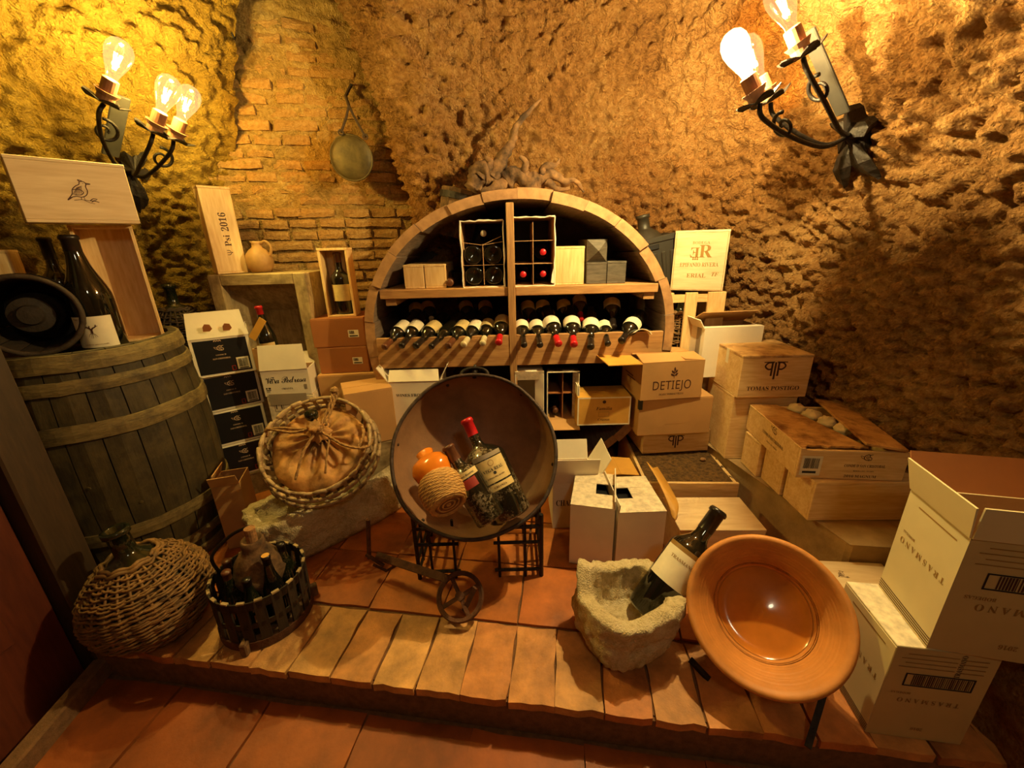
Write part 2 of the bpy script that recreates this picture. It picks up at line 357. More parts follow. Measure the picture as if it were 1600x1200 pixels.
# ------------------------------------------------------------------ flat prints
_F = {'serif': (0x1d400, 0x1d41a, 0x1d7ce), 'script': (0x1d4d0, 0x1d4ea, None), 'italic': (0x1d434, 0x1d44e, None),
      'bi': (0x1d468, 0x1d482, None), 'sans': (0x1d5a0, 0x1d5ba, 0x1d7e2), 'plain': None}
_tc = {}
def text2d(s, size, font='serif'):
    key = (s, font)
    if key not in _tc:
        mp = _F[font]; r = ''
        for ch in s:
            if mp and 'A' <= ch <= 'Z': r += chr(mp[0] + ord(ch) - 65)
            elif mp and 'a' <= ch <= 'z' and not (font == 'italic' and ch == 'h'): r += chr(mp[1] + ord(ch) - 97)
            elif mp and '0' <= ch <= '9' and mp[2]: r += chr(mp[2] + ord(ch) - 48)
            else: r += ch
        c = bpy.data.curves.new('lettering', 'FONT'); c.body = r; c.size = 1.0; c.resolution_u = 3; c.space_character = .84 if font == 'script' else 1.0
        o = bpy.data.objects.new('lettering', c); COL.objects.link(o)
        me = bpy.data.meshes.new_from_object(o.evaluated_get(bpy.context.evaluated_depsgraph_get()))
        V = [(v.co.x, v.co.y) for v in me.vertices]; Fc = [tuple(p.vertices) for p in me.polygons]
        bpy.data.objects.remove(o); bpy.data.curves.remove(c); bpy.data.meshes.remove(me)
        xs = [a[0] for a in V]; ys = [a[1] for a in V]
        cx = (min(xs) + max(xs)) / 2; cy = (min(ys) + max(ys)) / 2; h = max(ys) - min(ys); wd = max(xs) - min(xs)
        _tc[key] = ([(a[0] - cx, a[1] - cy) for a in V], Fc, wd, h)
    V, Fc, wd, h = _tc[key]
    return [(a[0] * size, a[1] * size) for a in V], Fc
def textw(s, width, font='serif', hfac=1.0):
    text2d(s, 1, font); wd = _tc[(s, font)][2]; V, Fc = text2d(s, width / wd, font)
    return [(a[0], a[1] * hfac) for a in V], Fc
def at2(vf, x, y, rot=0):
    c, s = math.cos(rot), math.sin(rot)
    return [(a[0] * c - a[1] * s + x, a[0] * s + a[1] * c + y) for a in vf[0]], vf[1]
def rect(x0, y0, x1, y1): return [(x0, y0), (x1, y0), (x1, y1), (x0, y1)], [(0, 1, 2, 3)]
def poly(pts): return list(pts), [tuple(range(len(pts)))]
def disc(x, y, r, n=16, sy=1): return poly([(x + r * math.cos(2 * math.pi * k / n), y + r * sy * math.sin(2 * math.pi * k / n)) for k in range(n)])
def stroke(pts, w):
    V = []; n = len(pts); ws = w if isinstance(w, (list, tuple)) else [w] * n
    for i, p in enumerate(pts):
        a = pts[max(0, i - 1)]; b = pts[min(n - 1, i + 1)]; dx, dy = b[0] - a[0], b[1] - a[1]; l = math.hypot(dx, dy) or 1
        V += [(p[0] - dy / l * ws[i] / 2, p[1] + dx / l * ws[i] / 2), (p[0] + dy / l * ws[i] / 2, p[1] - dx / l * ws[i] / 2)]
    return V, [(2 * i, 2 * i + 1, 2 * i + 3, 2 * i + 2) for i in range(n - 1)]
def sstroke(pts, w, n=5): return stroke([(p.x, p.y) for p in spline([(a[0], a[1], 0) for a in pts], n)], w)
def ring2(x, y, r, w, n=20, sy=1): return stroke([(x + r * math.cos(2 * math.pi * k / n), y + r * sy * math.sin(2 * math.pi * k / n)) for k in range(n + 1)], w)
def join2(*ps):
    V, Fc = [], []
    for p in ps:
        n = len(V); V += list(p[0]); Fc += [tuple(i + n for i in f) for f in p[1]]
    return V, Fc
def frame2(x0, y0, x1, y1, w): return join2(rect(x0, y0, x1, y0 + w), rect(x0, y1 - w, x1, y1), rect(x0, y0 + w, x0 + w, y1 - w), rect(x1 - w, y0 + w, x1, y1 - w))
def barcode2(x0, y0, x1, y1, n=16):
    r = random.Random(5); ps = []; x = x0
    wd = (x1 - x0) / n
    for k in range(n): ps.append(rect(x, y0, x + wd * r.uniform(0.3, 0.75), y1)); x += wd
    return join2(*ps)
FACE = lambda face, w, d, h: {
    'front': ((-w / 2, 0, 0), (1, 0, 0), (0, 0, 1), (0, -1, 0)), 'left': ((-w / 2, d, 0), (0, -1, 0), (0, 0, 1), (-1, 0, 0)),
    'right': ((w / 2, 0, 0), (0, 1, 0), (0, 0, 1), (1, 0, 0)), 'top': ((-w / 2, 0, h), (1, 0, 0), (0, 1, 0), (0, 0, 1))}[face]
def printed(parent, dims, face, vf2, mat, name='printed_lettering', lift=0.0007, label=None):
    o, X, Y, Z = [Vector(a) for a in FACE(face, *dims)]
    V = [tuple(o + X * a[0] + Y * a[1] + Z * lift) for a in vf2[0]]
    m = mesh(name, (V, vf2[1]), mat, parent)
    if label: m['label'] = label
    return m

# ------------------------------------------------------------------ boxes
def fit(BL, BR, TL, d, z=None, yL=None, yR=None, h=None):
    """a standing box from its front bottom corners and front top left corner as seen in the photograph"""
    a = F(*BL, z) if z is not None else P(*BL, yL)
    b = P(*BR, yR) if yR is not None else F(*BR, a.z)
    if h is None:
        dr = ray(*TL); t = math.hypot(a.x, a.y) / math.hypot(dr.x, dr.y); h = CAM_H + dr.z * t - a.z
    dx, dy = b.x - a.x, b.y - a.y
    return dict(loc=((a.x + b.x) / 2, (a.y + b.y) / 2, a.z), yaw=math.atan2(dy, dx), w=math.hypot(dx, dy), d=d, h=h)
def B(x, y, z, w, d, h, yaw=0): return dict(loc=(x, y, z), yaw=yaw, w=w, d=d, h=h)
def wood_case(name, label, f, mat='pine', cat='box', group=None, open_front=False, open_top=False, lid=None, t=0.011, lidmat=None):
    w, d, h = f['w'], f['d'], f['h']; o = thing(name, label, cat, f['loc'], f['yaw'], group); bv = 0.0015
    if not open_front: mesh('front_panel', bx(-w / 2, w / 2, 0, t, t * .9, h - t), mat, o, bevel=bv)
    mesh('back_panel', bx(-w / 2, w / 2, d - t, d, t * .9, h - t), mat, o)
    for s in (-1, 1): mesh('side_panel', bx(s * w / 2 - (t if s > 0 else 0), s * w / 2 + (0 if s > 0 else t), t if not open_front else 0, d - t, t * .9, h - t), mat, o, bevel=bv)
    mesh('base_panel', bx(-w / 2, w / 2, 0, d, 0, t * .9), mat, o, bevel=bv)
    if not open_top: mesh('lid', bx(-w / 2 - .001, w / 2 + .001, -.001, d + .001, h - t, h), lidmat or mat, o, bevel=bv)
    o['_'] = 0; del o['_']
    return o
def flap(parent, hinge_a, hinge_b, length, ang, mat, up=(0, 0, 1), out=None, t=0.004, taper=0.0, label=None):
    """card flap hinged on segment a-b; ang 0 = lies outwards level, 90 = straight up"""
    a = Vector(hinge_a); b = Vector(hinge_b); out = Vector(out).normalized(); u = Vector(up)
    dr = out * math.cos(math.radians(ang)) + u * math.sin(math.radians(ang)); nm = (b - a).cross(dr).normalized() * t
    e = (b - a) * taper
    q = [a, b, b + dr * length - e, a + dr * length + e]
    V = [tuple(p) for p in q] + [tuple(p + nm) for p in q]
    m = mesh('flap', (V, [(3, 2, 1, 0), (4, 5, 6, 7), (0, 1, 5, 4), (1, 2, 6, 5), (2, 3, 7, 6), (3, 0, 4, 7)]), mat, parent)
    if label: m['label'] = label
    return m
def carton(name, label, f, mat='card', inside='cardin', flaps=(), cat='box', group=None, closed=False, flen=None, t=0.004, openf=False):
    """flaps: list of (side, angle[, length]) with side in front back left right"""
    w, d, h = f['w'], f['d'], f['h']; o = thing(name, label, cat, f['loc'], f['yaw'], group)
    if closed:
        body = bx(-w / 2, w / 2, 0, d, 0, h - .004); mesh('body', body, mat, o, bevel=0.002)
        g = .0015
        mesh('flap', bx(-w / 2 + .001, w / 2 - .001, .001, d / 2 - g, h - .004, h), mat, o); mesh('flap', bx(-w / 2 + .001, w / 2 - .001, d / 2 + g, d - .001, h - .004, h), mat, o)
    else:
        out = [bx(-w / 2, w / 2, 0, t, 0, h), bx(-w / 2, w / 2, d - t, d, 0, h), bx(-w / 2, -w / 2 + t, t, d - t, 0, h), bx(w / 2 - t, w / 2, t, d - t, 0, h), bx(-w / 2 + t, w / 2 - t, t, d - t, 0, t)]
        mi = []
        for k, p in enumerate(out):
            idx = [0] * 6
            inner = {0: 3, 1: 2, 2: 1, 3: 0, 4: 5}[k]; idx[inner] = 1; mi.append((p[0], p[1], idx))
        mesh('body', join(*mi), [mat, inside], o)
    H = {'front': ((-w / 2, 0, h), (w / 2, 0, h), (0, -1, 0)), 'back': ((w / 2, d, h), (-w / 2, d, h), (0, 1, 0)),
         'left': ((-w / 2, d, h), (-w / 2, 0, h), (-1, 0, 0)), 'right': ((w / 2, 0, h), (w / 2, d, h), (1, 0, 0))}
    for fl in flaps:
        a, b, ou = H[fl[0]]; ln = fl[2] if len(fl) > 2 else min(w, d) / 2
        flap(o, a, b, ln, fl[1], fl[3] if len(fl) > 3 else mat, out=ou, taper=fl[4] if len(fl) > 4 else 0.02)
    return o
def dims(f): return (f['w'], f['d'], f['h'])

# ------------------------------------------------------------------ bottles
def bottle_profile(R, Lb, style='bordeaux', nf=.36):
    n = R * nf
    if style == 'burgundy':
        p = [(0, .012), (R * .6, .006), (R * .92, 0), (R, .008), (R, Lb * .44), (R * .97, Lb * .50), (R * .86, Lb * .57), (R * .66, Lb * .66), (R * .50, Lb * .74), (n * 1.15, Lb * .82), (n, Lb * .88)]
    else:
        p = [(0, .012), (R * .6, .006), (R * .92, 0), (R, .008), (R, Lb * .57), (R * .98, Lb * .60), (R * .86, Lb * .64), (R * .62, Lb * .68), (n * 1.25, Lb * .715), (n, Lb * .76), (n * .97, Lb * .93)]
    return p + [(n * .97, Lb * .965), (n * 1.14, Lb * .967), (n * 1.14, Lb * .985), (n * .9, Lb), (0, Lb)]
def arcpatch(R, z0, z1, half, n=10, ctr=-math.pi / 2, rf=None):
    return lathe([(R, z0), (R, z1)], n, ctr - half, ctr + half)
def wrap(vf2, R, zc):
    """flat print wrapped on the bottle, facing local -y"""
    return [(R * math.sin(a[0] / R), -R * math.cos(a[0] / R), zc + a[1]) for a in vf2[0]], vf2[1]
_bm = {}
def bottle(name, label, base, axis, R=0.0375, Lb=0.30, glass='glass', cap='capblack', style='bordeaux', lab=None, labmat='paper', face=(0, -1, .4), group=None, n=22, cat='bottle', caplen=.2, prints=(), nf=.36):
    o = thing(name, label, cat, base, group=group, rot=frame(axis, face))
    key = (R, round(Lb, 4), glass, style, n, nf)
    def part(pn_, key, fn, mat, sm=True):
        if key in _bm:
            q = bpy.data.objects.new(pn_, _bm[key]); COL.objects.link(q); q.parent = o; return q
        q = mesh(pn_, fn(), mat, o, smooth=sm); _bm[key] = q.data; return q
    part('glass_body', ('g',) + key, lambda: lathe(bottle_profile(R, Lb, style, nf), n), glass)
    nr = R * nf
    if cap: part('capsule', ('c', cap, caplen) + key, lambda: lathe([(nr * 1.04, Lb * (1 - caplen)), (nr * 1.04, Lb * .96), (nr * 1.2, Lb * .963), (nr * 1.2, Lb * .987), (nr * 1.0, Lb * 1.003), (0, Lb * 1.003)], 16), cap)
    if lab:
        for (z0, z1, half, lm) in lab:
            part('paper_label', ('l', z0, z1, half, lm) + key, lambda: arcpatch(R + .0005, z0 * Lb, z1 * Lb, half, 14), lm)
    pl_ = next((c_ for c_ in o.children if c_.name.startswith('paper_label')), o)
    for (vf2, zc, mt) in prints: mesh('label_print', wrap(vf2, R + .0012, zc * Lb), mt, pl_)
    return o
# ================================================================== THE SETTING
def resample(pts, step):
    sp = spline([(a[0], a[1], 0) for a in pts], 24); acc = [0]
    for i in range(1, len(sp)): acc.append(acc[-1] + (sp[i] - sp[i - 1]).length)
    n = int(acc[-1] / step) + 1; q = np.linspace(0, acc[-1], n)
    return np.stack([np.interp(q, acc, [p.x for p in sp]), np.interp(q, acc, [p.y for p in sp])], 1)
def lean(z, k): return k * np.maximum(0, z - 1.1) ** 1.6
def wall_nominal(C, z, k, side):
    """plan curve C, heights z -> (nu, nv, 3) points, (nu,2) inward normals"""
    T = np.gradient(C, axis=0); T /= np.linalg.norm(T, axis=1)[:, None]
    Nn = np.stack([-T[:, 1], T[:, 0]], 1) * side
    # smooth the normals so that tight corners do not fold
    for _ in range(30): Nn[1:-1] = (Nn[:-2] + Nn[1:-1] + Nn[2:]) / 3
    Nn /= np.linalg.norm(Nn, axis=1)[:, None]
    kk = k if np.ndim(k) else np.full(len(C), k)
    off = np.maximum(0, z - 1.1)[None, :] ** 1.6 * kk[:, None]
    X = C[:, 0, None] + Nn[:, 0, None] * off; Y = C[:, 1, None] + Nn[:, 1, None] * off
    return np.stack([X, Y, np.broadcast_to(z[None, :], X.shape)], -1), Nn
def cave_disp(p):
    q = p * np.array([1, 1, 1.15])
    d = .055 * fbm(q * 1.7, 2) + .035 * fbm(q * 5, 3)
    wv = p + .03 * np.stack([pn(p * 9 + 3), pn(p * 9 + 40), pn(p * 9 + 80)], 1)
    w1 = worley(wv * np.array([17, 17, 24])); w2 = worley(wv * 36 + 7)
    d += .072 * (0.5 - w1 ** 1.4) + .040 * (0.45 - w2 ** 1.3)
    pit = worley(wv * np.array([19, 19, 17]) + 31); d -= .016 * np.clip(0.36 - pit, 0, 1) / .36 * np.clip(.6 + 1.2 * pn(p * 2.3), 0, 1.4)
    return d + .020 * fbm(p * 24, 3)
def cave_wall(name, pts, k, side, z1=2.75, step=.0085, z0=-.13, zs=None, mat='cave', disp=cave_disp):
    C = resample(pts, step); z = np.arange(z0, z1, step) if zs is None else zs
    kk = k if not callable(k) else k(np.linspace(0, 1, len(C)))
    X, Nn = wall_nominal(C, z, kk, side); nu, nv = X.shape[:2]
    d = disp(X.reshape(-1, 3)).reshape(nu, nv)
    X[..., 0] += Nn[:, 0, None] * d; X[..., 1] += Nn[:, 1, None] * d; X[..., 2] += 0
    Fq = gridfaces(nu, nv)
    if side < 0: Fq = Fq[:, ::-1]
    return struct(npmesh(name, X.reshape(-1, 3), Fq, mat))
LEFT = [(-2.15, -1.7), (-2.15, -.6), (-2.15, .4), (-2.16, 1.3), (-2.12, 1.76), (-1.95, 2.14), (-1.71, 2.44), (-1.60, 2.58)]
RIGHT = [(-.52, 2.95), (-.49, 2.70), (-.46, 2.47), (-.36, 2.44), (-.1, 2.52), (.25, 2.58), (.7, 2.55), (1.05, 2.40), (1.30, 2.14), (1.45, 1.75), (1.53, 1.2), (1.62, .5), (1.75, -.3), (1.80, -1.7)]
cave_wall('wall_left', LEFT, .42, -1, mat='caveleft')
cave_wall('wall_right', RIGHT, lambda s: .20 + .28 * np.clip((s - .28) / .25, 0, 1), -1)
def wall_at(px, py, pts, k, y0=.6):
    """first point where the ray through a pixel meets the undisplaced wall"""
    C = resample(pts, .02); Nn = None
    for i in range(600):
        y = y0 + i * .005; p = P(px, py, y)
        X, Nn = (wall_nominal(C, np.array([p.z]), k, -1))
        q = X[:, 0, :2] - np.array([p.x, p.y]); j = int((q * q).sum(1).argmin())
        if (-(q[j] * Nn[j]).sum()) < 0.0: return p, Vector((Nn[j][0], Nn[j][1], 0))
    return P(px, py, 2.5), Vector((0, -1, 0))

# the brick wall between the two cave walls
BRK = [(-1.76, 2.44), (-1.2, 2.54), (-.8, 2.64), (-.3, 2.76)]
def brick_disp(p):
    hi = np.clip((p[:, 2] - 1.50) / .25, 0, 1)
    q = p * np.array([7, 7, 22]); d = .012 * fbm(p * 3, 2) - .006
    d += hi * (.026 * fbm(q, 3) + .024 * (0.5 - worley(p * np.array([8, 8, 24]) + 5)) + .004)
    d += .010 * fbm(p * 24, 3) + .012 * (.5 - worley(p * 30))
    return d
wb = cave_wall('wall_back', BRK, .10, -1, mat='brickback', disp=brick_disp, step=.009)
bC = resample(BRK, .01); bz = 0.30; rb = random.Random(11); proto_b = []
for k in range(8):
    L0, H0 = .066, .0215; v = []; nx, nz = 4, 3
    for j in range(nz):
        for i in range(nx):
            ex = 1 if 0 < i < nx - 1 else 0; ez = 1 if 0 < j < nz - 1 else 0
            yy = -.006 - .012 * (1 if ex and ez else .55) + rb.uniform(-.004, .004)
            v.append(((-L0 + 2 * L0 * i / (nx - 1)) * (1 + rb.uniform(-.06, .06)), yy, (-H0 + 2 * H0 * j / (nz - 1)) * (1 + rb.uniform(-.16, .16))))
    n0 = len(v); v += [(-L0, .03, -H0), (L0, .03, -H0), (L0, .03, H0), (-L0, .03, H0)]
    f = [(j * nx + i, j * nx + i + 1, (j + 1) * nx + i + 1, (j + 1) * nx + i) for j in range(nz - 1) for i in range(nx - 1)]
    f += [tuple([n0] + [n0 + 1] + [i for i in range(nx - 1, -1, -1)]), tuple([n0 + 3] + [(nz - 1) * nx + i for i in range(nx)] + [n0 + 2])]
    f += [(n0, 0, nx, 2 * nx, n0 + 3), (n0 + 1, n0 + 2, 3 * nx - 1, 2 * nx - 1, nx - 1)]
    me = bpy.data.meshes.new('brick'); me.from_pydata(v, [], f); me.materials.append(M['brick']); me.update(); proto_b.append(me)
seglen = [0]
for i in range(1, len(bC)): seglen.append(seglen[-1] + float(np.hypot(*(bC[i] - bC[i - 1]))))
row = 0; z = .72; nb = 0
while z < 2.34:
    s = .14 + (row % 2) * .072 + rb.uniform(-.01, .01); wig = rb.uniform(-.004, .004)
    while s < seglen[-1] - .30 and nb < 290:
        i = min(len(bC) - 2, int(np.searchsorted(seglen, s))); t = bC[i + 1] - bC[i]
        x, y = bC[i]; yaw = math.atan2(t[1], t[0]); keep = 1.0 if z < 1.5 else .80; emb = .004 if z < 1.5 else .016
        ln = rb.choice([1, 1, 1, .96, 1.06, 1.5]) * rb.uniform(.95, 1.04)
        if rb.random() < keep and x < -.55:
            o = bpy.data.objects.new('brick', rb.choice(proto_b)); COL.objects.link(o); o.parent = wb
            lx = .10 * max(0, z - 1.1) ** 1.6
            o.location = (x + lx * math.sin(yaw), y - lx * math.cos(yaw) + emb - rb.uniform(-.004, .010), z + wig + .05 * (s - .7) * 0.0 + rb.uniform(-.003, .003))
            o.rotation_euler = (rb.uniform(-.06, .06), rb.uniform(-.03, .03), yaw + rb.uniform(-.05, .05)); o.scale = (ln, 1, rb.uniform(.92, 1.12)); nb += 1
        s += .144 * ln + .004
    z += .0595; row += 1

# ceiling and the wall behind the photographer
nx_ = 60; gx, gy = np.meshgrid(np.linspace(-2.2, 2.0, nx_), np.linspace(-1.9, 3.1, nx_), indexing='ij')
V = np.stack([gx, gy, np.full_like(gx, 2.66)], -1).reshape(-1, 3); V[:, 2] += .09 * fbm(V * 1.6, 4)
struct(npmesh('ceiling', V, gridfaces(nx_, nx_)[:, ::-1], 'cave'))
gx, gz = np.meshgrid(np.linspace(-2.2, 2.0, nx_), np.linspace(-.13, 2.8, nx_), indexing='ij')
V = np.stack([gx, np.full_like(gx, -1.65), gz], -1).reshape(-1, 3); V[:, 1] += .07 * fbm(V * 1.9, 4)
struct(npmesh('wall_front', V, gridfaces(nx_, nx_)[:, ::-1], 'cave'))

# floor: lower level and the raised platform, with tiles
EY = lambda x: .846 - .147 * x
ex = Vector((1, -.147, 0)).normalized(); en = Vector((.147, 1, 0)).normalized(); E0 = Vector((0, .846, 0))
yawE = math.atan2(ex.y, ex.x)
def slab(x0, x1, y0, y1, z0, z1): return bx(x0, x1, y0, y1, z0, z1)
low = bx(-2.1, 2.0, -1.8, 3.0, -.17, -.142)
pl = [E0 + ex * -1.62 + en * .02, E0 + ex * 2.0 + en * .02, Vector((1.9, 3.0, 0)), Vector((-2.1, 3.0, 0)), Vector((-2.1, 1.15, 0))]
n = len(pl); plat = ([(p.x, p.y, -.142) for p in pl] + [(p.x, p.y, -.009) for p in pl], [tuple(range(n))[::-1], tuple(range(n, 2 * n))] + [(i, (i + 1) % n, (i + 1) % n + n, i + n) for i in range(n)])
floor = struct(mesh('floor', join(low, plat), 'grout'))
rt = random.Random(4)
def tile_mesh(nm, wx, wy, mat, h=.012, seed=0, jag=.004):
    r = random.Random(seed); k = 5; v = []; f = []
    for j in range(k):
        for i in range(k):
            e = i in (0, k - 1) or j in (0, k - 1)
            v.append((-wx / 2 + wx * i / (k - 1) + (r.uniform(-jag, jag) if e else 0), -wy / 2 + wy * j / (k - 1) + (r.uniform(-jag, jag) if e else 0), h / 2 + r.uniform(-.0008, .0008) - (.0009 if e else 0)))
    f = [(j * k + i, j * k + i + 1, (j + 1) * k + i + 1, (j + 1) * k + i) for j in range(k - 1) for i in range(k - 1)]
    loop = list(range(k)) + [j * k + k - 1 for j in range(1, k)] + [(k - 1) * k + i for i in range(k - 2, -1, -1)] + [j * k for j in range(k - 2, 0, -1)]
    n0 = len(v); v += [(v[a][0], v[a][1], -h / 2) for a in loop]
    f += [(loop[(i + 1) % len(loop)], loop[i], n0 + i, n0 + (i + 1) % len(loop)) for i in range(len(loop))]
    me = bpy.data.meshes.new(nm); me.from_pydata(v, [], f); me.materials.append(M[mat])
    me.update(); return me
TW = .285; tm = [tile_mesh('tile', TW - .005, TW - .005, 'tile', seed=s) for s in range(4)]
for j in range(5):
    for i in range(-6, 6):
        c = E0 + ex * (i * TW + .10 + (j % 2) * .0) + en * (.27 + TW * (j + .5))
        if c.y > 2.35 or abs(c.x) > 1.75: continue
        o = bpy.data.objects.new('tile', rt.choice(tm)); COL.objects.link(o); o.parent = floor
        o.location = (c.x, c.y, -.004 + rt.uniform(-.0015, .0015)); o.rotation_euler = (rt.uniform(-.004, .004), rt.uniform(-.004, .004), yawE + rt.choice([0, math.pi / 2, math.pi]))
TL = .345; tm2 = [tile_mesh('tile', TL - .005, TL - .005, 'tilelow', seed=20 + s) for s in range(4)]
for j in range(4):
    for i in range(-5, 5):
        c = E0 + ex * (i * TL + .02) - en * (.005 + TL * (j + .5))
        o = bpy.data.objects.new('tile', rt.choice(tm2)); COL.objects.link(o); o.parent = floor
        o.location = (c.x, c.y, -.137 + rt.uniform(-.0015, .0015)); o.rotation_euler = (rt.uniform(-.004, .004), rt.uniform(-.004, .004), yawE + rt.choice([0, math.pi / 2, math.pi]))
# brick nosing of the step
bed = struct(mesh('trim_1', bar(E0 + ex * -1.62 + en * .135 + Vector((0, 0, -.076)), E0 + ex * 1.9 + en * .135 + Vector((0, 0, -.076)), .255, .125), 'grout'))
nm = [tile_mesh('brick', .1385, .256, 'nose', h=.030, seed=40 + s, jag=.004) for s in range(6)]
for i in range(-11, 13):
    c = E0 + ex * (i * .1435 + .03) + en * .131
    o = bpy.data.objects.new('brick', rt.choice(nm)); COL.objects.link(o); o.parent = bed
    o.location = (c.x, c.y, -.014 + rt.uniform(-.003, .002)); o.rotation_euler = (rt.uniform(-.008, .008), rt.uniform(-.010, .010), yawE + rt.uniform(-.02, .02)); o.scale = (rt.uniform(.95, 1.03), 1, 1)
# plaster ledge along the right wall
LZ = .275
lp = [(1.02, 2.25), (1.00, 1.95), (1.155, 1.17), (1.62, 1.10), (1.62, 2.25)]
n = len(lp); V = [(a[0] + (.02 if z0 else -.01), a[1], z0) for z0 in (-.01, LZ) for a in lp]
struct(mesh('trim_2', (V, [tuple(range(n, 2 * n)), tuple(range(n))[::-1]] + [((i + 1) % n, i, i + n, (i + 1) % n + n) for i in range(n)]), 'plaster', bevel=.012))
# boulder-like foot of the right wall at the step
def blob(name, loc, rad, mat, disp, nu=72, nv=48, yaw=0):
    u = np.linspace(0, 2 * np.pi, nu, endpoint=False); v = np.linspace(-np.pi / 2, np.pi / 2, nv); U, W = np.meshgrid(u, v, indexing='ij')
    D = np.stack([np.cos(W) * np.cos(U), np.cos(W) * np.sin(U), np.sin(W)], -1).reshape(-1, 3)
    Pp = D * np.array(rad); d = disp(Pp + np.array(loc)); Pp = Pp + D * d[:, None]
    return npmesh(name, Pp + np.array(loc), gridfaces(nu, nv, True), mat)
struct(blob('trim_3', (1.50, .62, .02), (.26, .42, .34), 'cave', lambda p: .05 * fbm(p * 5, 4), 110, 80))
# door on the left: dark post, red-brown leaf; skirting beside the step
d1 = struct(mesh('door_1', bar((-1.56, 1.13, -.13), (-1.56, 1.13, 2.2), .12, .12), 'doorpost', bevel=.006))
mesh('door_leaf', bx(-1.585, -1.545, .12, 1.06, -.12, 2.15), 'doorred', d1, bevel=.004)
for z0 in (.18, 1.05): mesh('door_panel', bx(-1.546, -1.537, .26, .94, z0, z0 + .62), 'doorred', d1, bevel=.004)
struct(mesh('baseboard_left', bar((-1.50, 1.13, -.10), (-1.44, .55, -.10), .05, .07), 'grout', bevel=.006))
